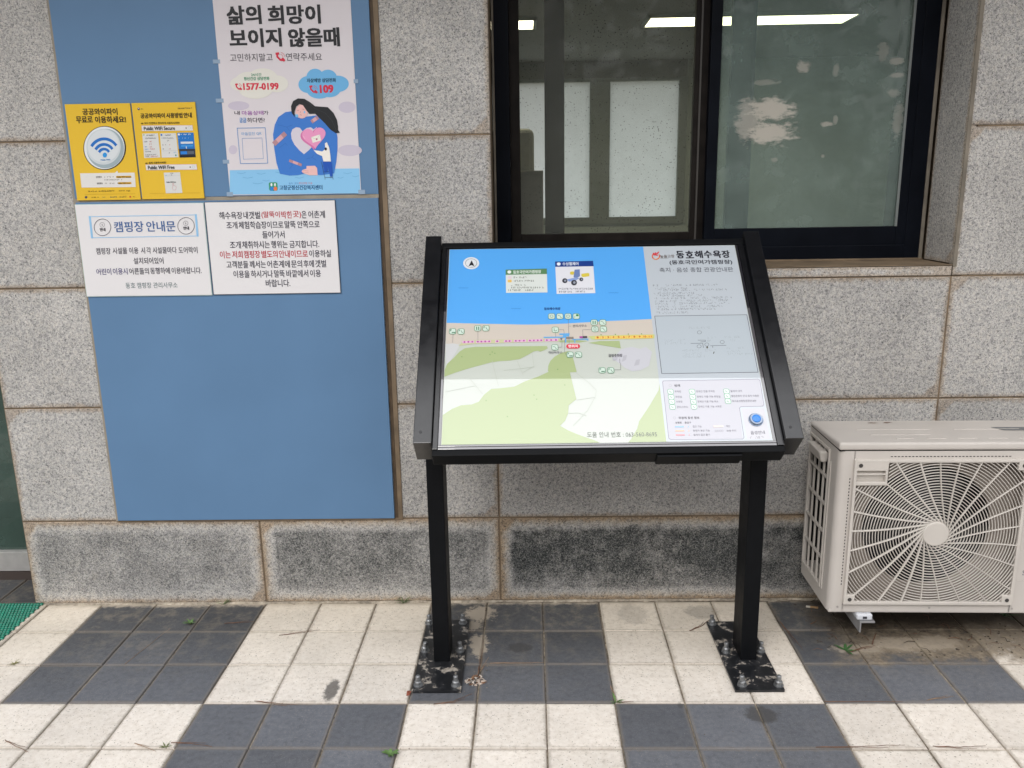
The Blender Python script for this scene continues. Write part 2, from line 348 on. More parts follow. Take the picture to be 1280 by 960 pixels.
def paver():
    m, t, b, N, L = nm('concrete_paver')
    vec = N.new('ShaderNodeTexCoord').outputs['Object']; tone = attr(N, 'tone'); dark = attr(N, 'dark'); edge = attr(N, 'edge')
    sep = N.new('ShaderNodeSeparateXYZ'); L.new(vec, sep.inputs[0]); X, Y = sep.outputs[0], sep.outputs[1]
    fine = noise(N, L, vec, 420, 2, .6); mid = noise(N, L, vec, 60, 5, .65); big = noise(N, L, vec, 7, 4, .6); spot = noise(N, L, vec, 190, 1, .5)
    lightc = ramp(N, [(.25, (.52, .465, .40)), (.42, (.71, .65, .58)), (.6, (.77, .715, .65)), (.8, (.81, .765, .71))]); L.new(mid, lightc.inputs[0])
    sp = ramp(N, [(.285, (.30, .28, .25)), (.315, (1, 1, 1))]); L.new(spot, sp.inputs[0])
    lc = mix(N, L, .8, lightc.outputs[0], sp.outputs[0], 'MULTIPLY')
    darkc = ramp(N, [(.25, (.090, .096, .110)), (.5, (.120, .127, .145)), (.75, (.145, .152, .170))]); L.new(mid, darkc.inputs[0])
    ds = ramp(N, [(.615, (0, 0, 0)), (.70, (1, 1, 1))]); L.new(fine, ds.inputs[0])
    dc = mix(N, L, math_(N, L, 'MULTIPLY', ds.outputs[0], .5), darkc.outputs[0], (.36, .34, .31))
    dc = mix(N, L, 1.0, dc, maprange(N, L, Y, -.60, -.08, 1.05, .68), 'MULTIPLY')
    # sandy dust left on the dark stones towards the wall
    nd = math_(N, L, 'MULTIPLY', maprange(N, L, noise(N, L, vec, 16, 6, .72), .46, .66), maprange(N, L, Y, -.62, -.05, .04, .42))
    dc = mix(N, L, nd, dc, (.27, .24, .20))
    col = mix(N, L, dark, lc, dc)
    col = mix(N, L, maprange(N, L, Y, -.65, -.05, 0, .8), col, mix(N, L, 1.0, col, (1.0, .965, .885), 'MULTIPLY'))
    tv = mix(N, L, dark, maprange(N, L, tone, 0, 1, .92, 1.05, False), maprange(N, L, tone, 0, 1, .78, 1.18, False)); col = mix(N, L, 1.0, col, tv, 'MULTIPLY')
    col = mix(N, L, 1.0, col, maprange(N, L, big, .3, .7, .91, 1.05, False), 'MULTIPLY')
    # grubby rims
    rim = math_(N, L, 'MULTIPLY', maprange(N, L, math_(N, L, 'ADD', edge, math_(N, L, 'MULTIPLY', math_(N, L, 'SUBTRACT', mid, .5), .02)), 0, .010, 1, 0), .34)
    col = mix(N, L, rim, col, (.24, .20, .155))
    # silt washed against the wall
    silt = math_(N, L, 'MULTIPLY', maprange(N, L, Y, .0, .012, .85, 0.0), maprange(N, L, math_(N, L, 'ADD', Y, math_(N, L, 'MULTIPLY', math_(N, L, 'SUBTRACT', noise(N, L, vec, 30, 5, .7), .5), .06)), -.035, -.008))
    col = mix(N, L, silt, col, (.50, .435, .345))
    # earth spilled round the air conditioner
    nn = noise(N, L, vec, 9, 6, .7); n5 = noise(N, L, vec, 40, 5, .7)
    sx = maprange(N, L, math_(N, L, 'ADD', X, math_(N, L, 'MULTIPLY', math_(N, L, 'SUBTRACT', nn, .5), .28)), .92, 1.10)
    sy = maprange(N, L, math_(N, L, 'ADD', Y, math_(N, L, 'MULTIPLY', math_(N, L, 'SUBTRACT', nn, .5), .26)), -.43, -.36)
    sm = math_(N, L, 'MULTIPLY', math_(N, L, 'MULTIPLY', sx, sy), maprange(N, L, n5, .22, .50, .35, 1.0))
    sandspots = None
    soil = ramp(N, [(.3, (.085, .065, .048)), (.55, (.24, .195, .14)), (.75, (.36, .30, .22))]); L.new(n5, soil.inputs[0])
    col = mix(N, L, math_(N, L, 'MULTIPLY', sm, .9), col, soil.outputs[0])
    col = mix(N, L, math_(N, L, 'MULTIPLY', math_(N, L, 'MULTIPLY', sx, maprange(N, L, math_(N, L, 'ADD', Y, math_(N, L, 'MULTIPLY', math_(N, L, 'SUBTRACT', nn, .5), .2)), -.27, -.14)), .88), col, (.040, .030, .023))  # wet earth, with the shade under the unit painted in as well
    # damp and oily spots, each with its own outline
    for (cx, cy, rx, ry, st) in ((-.591, -.54, .022, .056, .8), (.648, -.665, .050, .040, .7), (-.03, -.31, .04, .03, .6), (.43, -.62, .010, .016, .45), (.36, -.10, .055, .07, .22), (.60, -.09, .06, .05, .35), (-.175, -.09, .055, .05, -.75), (-.165, -.29, .030, .065, -.7), (-.20, -.17, .04, .03, -.6), (1.25, -.30, .16, .045, -.5), (1.05, -.33, .08, .03, -.45)):
        ax = math_(N, L, 'DIVIDE', math_(N, L, 'SUBTRACT', X, cx), rx); ay = math_(N, L, 'DIVIDE', math_(N, L, 'SUBTRACT', Y, cy), ry)
        rr = math_(N, L, 'SQRT', math_(N, L, 'ADD', math_(N, L, 'MULTIPLY', ax, ax), math_(N, L, 'MULTIPLY', ay, ay)))
        rr = math_(N, L, 'ADD', rr, math_(N, L, 'MULTIPLY', math_(N, L, 'SUBTRACT', n5, .5), 1.1 if st > 0 else 2.2))
        if st < 0: rr = math_(N, L, 'ADD', rr, math_(N, L, 'MULTIPLY', math_(N, L, 'SUBTRACT', nn, .5), 1.6))
        col = mix(N, L, math_(N, L, 'MULTIPLY', maprange(N, L, rr, .7, 1.15, 1, 0), abs(st)), col, (.055, .052, .05) if st > 0 else (.50, .43, .34))
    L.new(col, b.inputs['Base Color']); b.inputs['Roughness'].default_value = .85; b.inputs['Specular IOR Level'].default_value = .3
    bp = N.new('ShaderNodeBump'); bp.inputs['Strength'].default_value = .4; bp.inputs['Distance'].default_value = .002
    L.new(math_(N, L, 'ADD', fine, mid), bp.inputs['Height']); L.new(bp.outputs[0], b.inputs['Normal'])
    return m
PAVER = paver()

def sandmat(name, c0, c1, c2, s=90):
    m, t, b, N, L = nm(name); vec = N.new('ShaderNodeTexCoord').outputs['Object']
    n = noise(N, L, vec, s, 5, .7); r = ramp(N, [(.3, c0), (.5, c1), (.7, c2)]); L.new(n, r.inputs[0])
    n2 = noise(N, L, vec, 9, 5, .7); col = mix(N, L, 1.0, r.outputs[0], maprange(N, L, n2, .32, .68, .32, 1.25, False), 'MULTIPLY')
    L.new(col, b.inputs['Base Color']); b.inputs['Roughness'].default_value = .95
    bp = N.new('ShaderNodeBump'); bp.inputs['Strength'].default_value = .6; bp.inputs['Distance'].default_value = .003
    L.new(n, bp.inputs['Height']); L.new(bp.outputs[0], b.inputs['Normal']); return m
JOINT_SAND = sandmat('joint_sand', (.13, .10, .075), (.33, .28, .215), (.46, .40, .32))
SOIL = sandmat('ground_soil', (.10, .09, .075), (.17, .15, .12), (.24, .21, .17), 20)
SEALANT = plain('brown_sealant', (.20, .145, .092), .7, var=.35, scale=14)
SEAL_GREY = plain('grey_sealant', (.20, .175, .14), .7, var=.3, scale=14)
NAVY = plain('dark_navy_aluminium', (.0040, .0055, .0095), .40, spec=.10, var=.3, scale=8)
BROWN_FRAME = plain('dark_brown_sash_frame', (.016, .013, .0115), .5, spec=.12, var=.4, scale=18)
SOFFIT = plain('soffit_board', (.11, .105, .10), .7, var=.15, scale=3)
ROOM_WALL = plain('room_wall', (.66, .74, .69), .85, var=.06, scale=2)
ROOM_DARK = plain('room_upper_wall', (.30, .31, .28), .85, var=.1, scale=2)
ROOM_FLOOR = plain('room_floor', (.25, .24, .22), .5)
ALU = plain('brushed_aluminium', (.50, .49, .48), .4, metal=.35, var=.1, scale=30)
BLACK_GAP = plain('dark_gap', (.012, .011, .011), .8)

def glass(name, tint=(1, 1, 1), ior=1.5, dirt=0.0, haze=0.0, hazecol=(.3, .34, .31), boost=1.0, patches=False):
    """window glass: see-through by its tint, mirror by Fresnel, with dust specks and a diffuse haze mixed into its colour"""
    m, t, b, N, L = nm(name); N.remove(b); o = N['Material Output']
    tr = N.new('ShaderNodeBsdfTransparent'); tr.inputs[0].default_value = tuple(tint)+(1,)
    gl = N.new('ShaderNodeBsdfGlossy'); gl.inputs['Roughness'].default_value = .012; gl.inputs['Color'].default_value = (1, 1, 1, 1)
    fr = N.new('ShaderNodeFresnel'); fr.inputs[0].default_value = ior
    fac = math_(N, L, 'MULTIPLY', fr.outputs[0], boost, clamp=True)
    ms = N.new('ShaderNodeMixShader'); L.new(fac, ms.inputs[0]); L.new(tr.outputs[0], ms.inputs[1]); L.new(gl.outputs[0], ms.inputs[2])
    cur = ms.outputs[0]
    vec = N.new('ShaderNodeTexCoord').outputs['Object']
    if haze:
        df = N.new('ShaderNodeBsdfDiffuse'); df.inputs[0].default_value = tuple(hazecol)+(1,)
        n = noise(N, L, vec, 7, 6, .65); f = maprange(N, L, n, .3, .75, haze*.82, haze*1.2)
        m2 = N.new('ShaderNodeMixShader'); L.new(f, m2.inputs[0]); L.new(cur, m2.inputs[1]); L.new(df.outputs[0], m2.inputs[2]); cur = m2.outputs[0]
    if patches:                                               # pale diffuse colour mixed into the pane in ragged patches
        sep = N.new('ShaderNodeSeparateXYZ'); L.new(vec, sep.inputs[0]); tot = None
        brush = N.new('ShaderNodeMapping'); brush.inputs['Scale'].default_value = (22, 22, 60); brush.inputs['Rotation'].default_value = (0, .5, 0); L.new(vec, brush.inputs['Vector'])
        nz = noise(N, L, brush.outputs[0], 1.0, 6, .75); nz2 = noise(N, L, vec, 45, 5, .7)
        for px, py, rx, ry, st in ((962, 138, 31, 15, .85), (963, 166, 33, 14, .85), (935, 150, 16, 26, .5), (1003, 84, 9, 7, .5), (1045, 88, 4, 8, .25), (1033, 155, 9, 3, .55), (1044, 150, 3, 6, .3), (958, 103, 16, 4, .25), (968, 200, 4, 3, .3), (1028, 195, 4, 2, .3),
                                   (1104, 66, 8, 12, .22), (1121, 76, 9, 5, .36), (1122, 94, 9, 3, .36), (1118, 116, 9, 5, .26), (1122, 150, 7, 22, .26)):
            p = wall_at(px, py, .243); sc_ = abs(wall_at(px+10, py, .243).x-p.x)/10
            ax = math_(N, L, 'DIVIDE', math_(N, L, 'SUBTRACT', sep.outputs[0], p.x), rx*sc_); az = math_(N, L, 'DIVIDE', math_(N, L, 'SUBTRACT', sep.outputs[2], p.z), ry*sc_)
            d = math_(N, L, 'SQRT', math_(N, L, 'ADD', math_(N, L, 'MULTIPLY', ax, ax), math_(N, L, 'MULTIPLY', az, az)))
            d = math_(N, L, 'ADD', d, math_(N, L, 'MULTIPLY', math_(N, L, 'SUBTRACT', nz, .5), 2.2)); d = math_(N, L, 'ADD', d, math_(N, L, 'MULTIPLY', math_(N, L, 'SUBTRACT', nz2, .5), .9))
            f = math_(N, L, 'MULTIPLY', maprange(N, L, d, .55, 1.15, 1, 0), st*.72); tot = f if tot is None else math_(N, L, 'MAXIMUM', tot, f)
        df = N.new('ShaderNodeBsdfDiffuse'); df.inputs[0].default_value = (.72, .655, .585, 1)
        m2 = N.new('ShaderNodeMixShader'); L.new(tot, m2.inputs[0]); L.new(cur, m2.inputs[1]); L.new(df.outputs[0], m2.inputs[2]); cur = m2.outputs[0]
    if dirt:
        df = N.new('ShaderNodeBsdfDiffuse'); df.inputs[0].default_value = (.02, .02, .018, 1)
        v = N.new('ShaderNodeTexVoronoi'); v.inputs['Scale'].default_value = 105; L.new(vec, v.inputs['Vector'])
        d = math_(N, L, 'ADD', v.outputs['Distance'], math_(N, L, 'MULTIPLY', noise(N, L, vec, 10, 3, .6), .35))
        f = math_(N, L, 'MULTIPLY', maprange(N, L, d, .27, .34, 1, 0), dirt)
        m2 = N.new('ShaderNodeMixShader'); L.new(f, m2.inputs[0]); L.new(cur, m2.inputs[1]); L.new(df.outputs[0], m2.inputs[2]); cur = m2.outputs[0]
    L.new(cur, o.inputs['Surface']); return m
GLASS_L = glass('dusty_window_glass', (.97, .99, .98), dirt=.9, haze=.24, hazecol=(.27, .285, .25), boost=.22)
GLASS_R = glass('hazy_window_glass', (.84, .95, .92), haze=.43, hazecol=(.29, .375, .345), boost=.9, patches=True)
GLASS_IN = glass('inner_window_glass', (.97, .99, .98), haze=.03, boost=.5)
GLASS_DOOR = glass('green_door_glass', (.35, .48, .44), haze=.55, hazecol=(.10, .155, .135), boost=1.0)
def frosted():
    m, t, b, N, L = nm('frosted_glass'); N.remove(b); o = N['Material Output']
    tl = N.new('ShaderNodeBsdfTranslucent'); tl.inputs[0].default_value = (.93, .99, .965, 1)
    df = N.new('ShaderNodeBsdfDiffuse'); df.inputs[0].default_value = (.7, .75, .72, 1)
    ms = N.new('ShaderNodeMixShader'); ms.inputs[0].default_value = .05; L.new(tl.outputs[0], ms.inputs[1]); L.new(df.outputs[0], ms.inputs[2])
    L.new(ms.outputs[0], o.inputs['Surface']); return m
FROSTED = frosted()
def emit(name, col, st):
    m, t, b, N, L = nm(name); b.inputs['Base Color'].default_value = (.8, .8, .8, 1)
    b.inputs['Emission Color'].default_value = tuple(col)+(1,); b.inputs['Emission Strength'].default_value = st; return m
LAMP = emit('lamp_diffuser', (1.0, .90, .60), 5.0)

# ------------------------------------------------------------------ ground
g = MB(); g.add([(-200, -200, -.03), (200, -200, -.03), (200, 200, -.03), (-200, 200, -.03)], [(0, 1, 2, 3)], SOIL)
tag(g.build('ground'), kind='structure')
GA = -0.0072175
G0 = Vector((-1.5518, -.1958)); GX = Vector((math.cos(GA), math.sin(GA)))*.2; GY = Vector((math.sin(GA), -math.cos(GA)))*.2
def grid(c, r): return G0+GX*c+GY*(r-1)
pv = MB(); tone, dark, edge = [], [], []
pr = random.Random(5)
for j in range(-2, 26):
    for i in range(-9, 25):
        if j < 0 and i > -1: continue
        if j == -2 and i > -1: continue
        gap = .0016+pr.random()*.0009; bv = .0026; H = pr.uniform(-.0012, .0012); tx, ty = pr.uniform(-.004, .004), pr.uniform(-.004, .004)
        sh = Vector((pr.uniform(-.0012, .0012), pr.uniform(-.0012, .0012))); c0 = grid(i+.5, j+.5)+sh
        if j < 0 and i == -1: wid = None
        tn = pr.random(); dk = 1.0 if (i//3+j//3) % 2 == 0 else 0.0
        x = .1-gap; ex, ey = GX.normalized(), GY.normalized()
        def P(sx, sy, ins, z):
            q = c0+ex*sx*(x-ins)+ey*sy*(x-ins)
            return (min(q.x, -1.803) if j < 0 else q.x, q.y if j >= 0 else max(q.y, .003), z+(sx*tx+sy*ty)*.1)
        S4 = ((-1, -1), (1, -1), (1, 1), (-1, 1))
        R = 3
        vs = [P(sx, sy, 0, -.03) for sx, sy in S4]+[P(sx, sy, 0, H-.003) for sx, sy in S4]+[P(sx, sy, bv, H) for sx, sy in S4]+[P(sx, sy, bv+.022, H) for sx, sy in S4]
        fs = []
        for R in range(3):
            for k in range(4): fs.append((R*4+(k+1) % 4, R*4+k, R*4+4+k, R*4+4+(k+1) % 4))
        fs.append((15, 14, 13, 12))
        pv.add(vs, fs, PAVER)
        tone += [tn]*16; dark += [dk]*16; edge += [0]*12+[.026]*4
pv.attr = dict(tone=tone, dark=dark, edge=edge)
jb = pv                                                   # sand bed in the joints
n0 = len(pv.v)
pv.add([(-3.6, -5.2, -.0055), (3.6, -5.2, -.0055), (3.6, .006, -.0055), (-3.6, .006, -.0055), (-3.6, .006, -.0055), (-1.80, .006, -.0055), (-1.80, .19, -.0055), (-3.6, .19, -.0055)], [(0, 1, 2, 3), (4, 5, 6, 7)], JOINT_SAND)
for k in pv.attr: pv.attr[k] = pv.attr[k]+[0.0]*(len(pv.v)-n0)
tag(pv.build('pavement'), kind='structure')
sb = MB()                                                  # silt collected along the foot of the wall
rs = random.Random(3); rows = []
NX = 240
for k in range(NX+1):
    X = -1.79+k*(3.9/NX); wd = .005+.007*rs.random()*(.4+.6*abs(math.sin(X*9)))+(.004 if rs.random() < .15 else 0)
    rows += [(X, .0, .004+.002*rs.random()), (X, -wd*.5, .003+.001*rs.random()), (X, -wd, -.001)]
sb.add(rows, [(3*k+q, 3*k+q+1, 3*k+q+4, 3*k+q+3) for k in range(NX) for q in (0, 1)], sandmat('wall_foot_silt', (.30, .25, .19), (.46, .40, .32), (.55, .49, .40)), True)
tag(sb.build('sand'), kind='stuff')

# ------------------------------------------------------------------ building
bld = thing('building', 'grey granite clad building wall with dark sliding window above dark stained base stones', 'building', (0, 0, 0))
WX0, WX1, WZ0, WZ1 = -.1026, 1.3884, 1.1487, 2.62        # window opening in the face of the wall
CX0, CX1 = -1.7989, 5.0
cuts = [0.0, .3216, .7376, 1.1487, 1.6164, 2.07, 2.52, 2.80]
joints = {0: [-.9506, -.1012, 1.25, 1.85, 2.6, 3.5], 1: [-.95, -.1012, 1.3884, 2.2, 3.1, 4], 2: [-.95, .12, 1.3884, 2.2, 3.1, 4],
          3: [-1.1, -.1026, 1.3884, 2.25, 3.1, 4], 4: [-.95, -.1026, 1.3884, 2.2, 3.1, 4], 5: [-1.1, -.1026, 1.3884, 2.25, 3.1, 4], 6: [-.95, -.1026, .62, 1.3884, 2.2, 3.1, 4]}
cl = MB(); at_ = dict(tone=[], dirt=[], edge=[], top=[]); rg = random.Random(21)
def slab(mb, A, x0, x1, z0, z1, y0=0.0, th=.03, dirt=0.0, gap=.0026, tone=None, axis='x'):
    """one stone with a softened rim; attributes carry the distance to the rim for its stains"""
    tn = rg.random() if tone is None else tone; bv = .0022; dj = rg.uniform(-.0008, .0008)
    x0 += gap; x1 -= gap; z0 += gap; z1 -= gap
    xs = [x0, x0+bv]+[x0+bv+.05]+[x1-bv-.05]+[x1-bv, x1]; zs = [z0, z0+bv]+[z0+bv+min(.05, (z1-z0)*.3)]+[z1-bv-min(.05, (z1-z0)*.3)]+[z1-bv, z1]
    vs = []; o = len(mb.v)
    for iz, z in enumerate(zs):
        for ix, x in enumerate(xs):
            rim = ix in (0, 5) or iz in (0, 5)
            y = y0+dj+(bv if rim else 0)
            vs.append((x, y, z) if axis == 'x' else (y, -x, z))
            e = min(x-x0, x1-x, z-z0, z1-z); A['edge'].append(e); A['top'].append(z1-z); A['tone'].append(tn); A['dirt'].append(dirt)
    fs = [(iz*6+ix, iz*6+ix+1, (iz+1)*6+ix+1, (iz+1)*6+ix) for iz in range(5) for ix in range(5)]
    rimi = [k for k in range(6)]+[6*r+5 for r in range(1, 6)]+[30+k for k in range(4, -1, -1)]+[6*r for r in range(4, 0, -1)]
    nb_ = len(vs)
    for k in rimi:
        q = vs[k]; vs.append((q[0], y0+th, q[2]) if axis == 'x' else (y0+th*(1 if True else 1), q[1], q[2]))
        A['edge'].append(0); A['top'].append(.1); A['tone'].append(tn); A['dirt'].append(0)
    R = len(rimi); fs += [(rimi[(k+1) % R], rimi[k], nb_+k, nb_+(k+1) % R) for k in range(R)]
    mb.add(vs, fs, GRANITE)
pl = MB(); ap = dict(tone=[], dirt=[], edge=[], top=[])
dirts = [.62, .92, 1.2, .8, .8, .8, .8]
for r in range(7):
    js = [CX0]+joints[r]+[CX1]
    for k, (a, b_) in enumerate(zip(js, js[1:])):
        if 3 <= r <= 5 and a > WX0-.01 and b_ < WX1+.01: continue
        if r == 0: slab(pl, ap, a, b_, cuts[0]+.002, cuts[1], dirt=dirts[k], tone=[.55, .5, .45, .4, .6, .5, .5][k])
        else: slab(cl, at_, a, b_, cuts[r], cuts[r+1])
# side cheek of the window recess
o = len(cl.v)
slab(cl, at_, -.205, -.002, WZ0+.036, WZ1+.03, y0=WX1, th=.03, tone=.35, axis='y')
cl.attr = at_; part(cl, 'stone_cladding', bld)
pl.attr = ap; part(pl, 'base_stones', bld)
bk = MB()                                                    # masonry behind the stones with the joint filler showing
for lo, hi in (((CX0, .0032, 0), (WX0-.004, .30, 2.80)), ((WX1+.034, .0032, 0), (CX1, .30, 2.80)), ((WX0-.004, .0032, 0), (WX1+.034, .30, WZ0)), ((WX0-.004, .0032, WZ1), (WX1+.034, .30, 2.80))):
    bk.box(lo, hi, SEALANT)
part(bk, 'joint_filler', bld)
sl_ = MB(); asl = dict(tone=[], dirt=[], edge=[], top=[])
slab(sl_, asl, WX0, WX1, WZ0, WZ0+.034, y0=-.0005, th=.22, gap=.002, tone=.6)
sl_.attr = asl; so_ = part(sl_, 'window_sill', bld)
tp = MB(); tp.box((WX0+.002, .0, WZ0+.0345), (WX1+.0, .225, WZ0+.0365), SEALANT); part(tp, 'sill_top', bld, so_)
ev = MB(); ev.box((-6, -.80, 2.80), (6, 5.2, 3.05), SOFFIT); ev.box((-6, -.83, 2.74), (6, -.80, 3.10), plain('fascia', (.3, .29, .28), .5)); part(ev, 'eave', bld)
cj = MB(); cj.box((WX1+.0005, -.0012, WZ0+.03), (WX1+.0125, .004, 2.56), SEAL_GREY, .001); part(cj, 'corner_joint', bld)
# room behind the window
rm = MB()
rm.box((-5, .30, -.02), (5, 4.4, .0), ROOM_FLOOR)
BWX0, BWX1, BWZ0, BWZ1 = -1.4, 1.30, 1.16, 2.29
YB = 4.2
rm.box((-5, YB, 0), (BWX0, YB+.12, 2.8), ROOM_WALL); rm.box((BWX1, YB, 0), (5, YB+.12, 2.8), ROOM_WALL)
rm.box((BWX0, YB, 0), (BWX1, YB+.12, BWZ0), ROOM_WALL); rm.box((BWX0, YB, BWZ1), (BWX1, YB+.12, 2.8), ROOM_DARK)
rm.box((-5.1, .3, 0), (-5, 4.4, 2.8), ROOM_WALL); rm.box((5, .3, 0), (5.1, 4.4, 2.8), ROOM_WALL)
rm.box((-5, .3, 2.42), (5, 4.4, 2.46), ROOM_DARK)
part(rm, 'room', bld)
# far window of the room: frame and frosted panes
fw_ = MB(); FG = plain('far_window_frame', (.30, .34, .31), .5)
for a, b_ in ((BWX0, -1.30), (.53, .69), (1.235, BWX1)): fw_.box((a, YB-.03, BWZ0), (b_, YB+.03, BWZ1), FG, .004)
for a, b_ in ((BWZ0, 1.215), (2.265, BWZ1)): fw_.box((BWX0, YB-.032, a), (BWX1, YB+.03, b_), FG, .004)
fwo = part(fw_, 'far_window', bld)
fp = MB()
for a, b_ in ((-1.30, .53), (.69, 1.235)): fp.add([(a, YB, 1.215), (b_, YB, 1.215), (b_, YB, 2.265), (a, YB, 2.265)], [(0, 1, 2, 3)], FROSTED)
part(fp, 'frosted_pane', bld, fwo)

# sliding window, set 22 cm back in the wall
wi = MB(); YF = .222
def ringbox(mb, x0, x1, z0, z1, y0, y1, wl, wr, wb, wt, m, bev=.002):
    mb.box((x0, y0, z0), (x0+wl, y1, z1), m, bev); mb.box((x1-wr, y0, z0), (x1, y1, z1), m, bev)
    mb.box((x0+wl, y0+.0005, z0), (x1-wr, y1, z0+wb), m, bev); mb.box((x0+wl, y0+.0005, z1-wt), (x1-wr, y1, z1), m, bev)
ringbox(wi, WX0+.006, WX1-.010, WZ0+.037, WZ1, YF, YF+.19, .050, .052, .050, .05, NAVY)
win = part(wi, 'window', bld)
ck = MB()
ck.box((WX1-.0105, YF-.004, WZ0+.037), (WX1+.001, YF+.02, WZ1), SEAL_GREY, .002); ck.box((WX0-.001, YF-.004, WZ0+.037), (WX0+.0065, YF+.02, WZ1), SEAL_GREY, .002)
ck.box((WX0, YF-.012, WZ0+.0366), (WX1, YF+.01, WZ0+.042), SEALANT, .001); part(ck, 'caulking', bld, win)
# left sash: brown, on the rear track
ls = MB(); ringbox(ls, -.046, .634, 1.237, 2.56, .262, .296, .034, .050, .052, .05, BROWN_FRAME)
ls.box((.600, .256, 1.26), (.606, .263, 2.55), plain('worn_edge', (.06, .055, .05), .5)); part(ls, 'rear_sash', bld, win)
lg = MB(); lg.add([(-.012, .279, 1.289), (.584, .279, 1.289), (.584, .279, 2.51), (-.012, .279, 2.51)], [(0, 1, 2, 3)], GLASS_L); part(lg, 'dusty_pane', bld, win)
# right sash: navy, on the front track
rs_ = MB(); ringbox(rs_, .628, 1.345, 1.232, 2.56, .226, .258, .036, .050, .068, .05, NAVY); part(rs_, 'front_sash', bld, win)
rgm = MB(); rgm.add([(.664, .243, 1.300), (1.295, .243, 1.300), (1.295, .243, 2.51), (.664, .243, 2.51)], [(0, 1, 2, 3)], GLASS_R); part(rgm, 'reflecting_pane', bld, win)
bd = MB(); bd.box((1.289, .2255, 1.30), (1.2965, .2300, 2.51), plain('glazing_bead', (.20, .22, .22), .3)); part(bd, 'glazing_bead', bld, win)
# inner window layer, a hand's breadth behind
iw = MB()
DARKF = plain('inner_frame', (.012, .012, .0115), .5, spec=.2)
ringbox(iw, .076, .80, 1.20, 2.56, .36, .39, .070, .07, .05, .05, DARKF)
ringbox(iw, .752, 1.46, 1.20, 2.56, .40, .43, .072, .08, .06, .05, plain('inner_frame_navy', (.012, .018, .028), .5, spec=.2))
iw.box((-.06, .36, 1.18), (1.45, .44, 1.235), DARKF); part(iw, 'inner_sash', bld, win)
ig = MB(); ig.add([(.14, .375, 1.25), (.735, .375, 1.25), (.735, .375, 2.51), (.14, .375, 2.51)], [(0, 1, 2, 3)], GLASS_IN)
ig.add([(.82, .415, 1.25), (1.385, .415, 1.25), (1.385, .415, 2.51), (.82, .415, 2.51)], [(0, 1, 2, 3)], GLASS_IN); part(ig, 'inner_pane', bld, win)
# glass door in the recess left of the corner
dr = MB(); dr.box((-3.4, .20, .036), (-1.80, .245, .116), ALU, .002); dr.box((-3.4, .198, 0), (-1.80, .26, .034), plain('threshold', (.06, .045, .04), .6)); do = part(dr, 'door', bld)
dg_ = MB(); dg_.add([(-3.4, .222, .116), (-1.80, .222, .116), (-1.80, .222, 2.4), (-3.4, .222, 2.4)], [(0, 1, 2, 3)], GLASS_DOOR); part(dg_, 'door_pane', bld, do)
ws = MB(); ws.box((-5, .20, 2.4), (-1.80, .30, 2.8), SOFFIT); part(ws, 'lintel', bld)

# lamps on the room's ceiling
def ceiling_lamp(x0, x1, label):
    r = thing('ceiling_lamp', label, 'lamp', ((x0+x1)/2, 2.58, 2.42), 'ceiling lamps in the room')
    f = MB(); z0, z1, y0, y1 = 2.400, 2.42, 2.43, 2.74
    f.box((x0, y0, z0+.002), (x1, y0+.02, z1), ROOM_WALL); f.box((x0, y1-.02, z0+.002), (x1, y1, z1), ROOM_WALL); f.box((x0, y0, z0+.002), (x0+.02, y1, z1), ROOM_WALL); f.box((x1-.02, y0, z0+.002), (x1, y1, z1), ROOM_WALL); part(f, 'frame', r)
    d = MB(); d.box((x0+.02, y0+.02, z0+.004), (x1-.02, y1-.02, z1-.002), LAMP); part(d, 'diffuser', r)
ceiling_lamp(.73, 1.97, 'long lit ceiling panel seen through both the left and right window panes')
ceiling_lamp(-1.16, .085, 'lit ceiling panel whose end shows at the left edge of the left pane')
# things standing inside by the far window
cb = thing('cabinet', 'beige cabinet indoors behind the lower left corner of the left window pane', 'cabinet', (-.12, 2.1, 0))
m_ = MB(); CBM = plain('cabinet_beige', (.66, .63, .55), .6, var=.15, scale=6); m_.box((-.38, 1.95, 0), (.105, 2.35, 1.545), CBM, .006); part(m_, 'carcass', cb)
m_ = MB(); m_.box((-.37, 1.938, .06), (-.143, 1.949, 1.52), CBM, .003); m_.box((-.137, 1.938, .06), (.10, 1.949, 1.52), CBM, .003); dd = part(m_, 'door', cb)
m_ = MB(); m_.box((-.12, 1.925, .95), (-.105, 1.938, 1.10), ALU, .003); part(m_, 'handle', cb, dd)
ch = tag((lambda q: (q.box((-.35, 2.40, 1.0), (.062, 2.55, 1.80), plain('grey_boxes', (.42, .44, .42), .6, var=.2, scale=9), .05, 4), q.build('machine', (-.15, 2.47, 0)))[1])(MB()), 'grey round cornered machine indoors standing behind the beige cabinet', 'machine')
m_ = MB(); m_.box((-.33, 2.41, 0), (.04, 2.54, 1.0), plain('grey_boxes', (.2, .21, .2))); m_.build('stand', (-.15, 2.47, 0), ch)

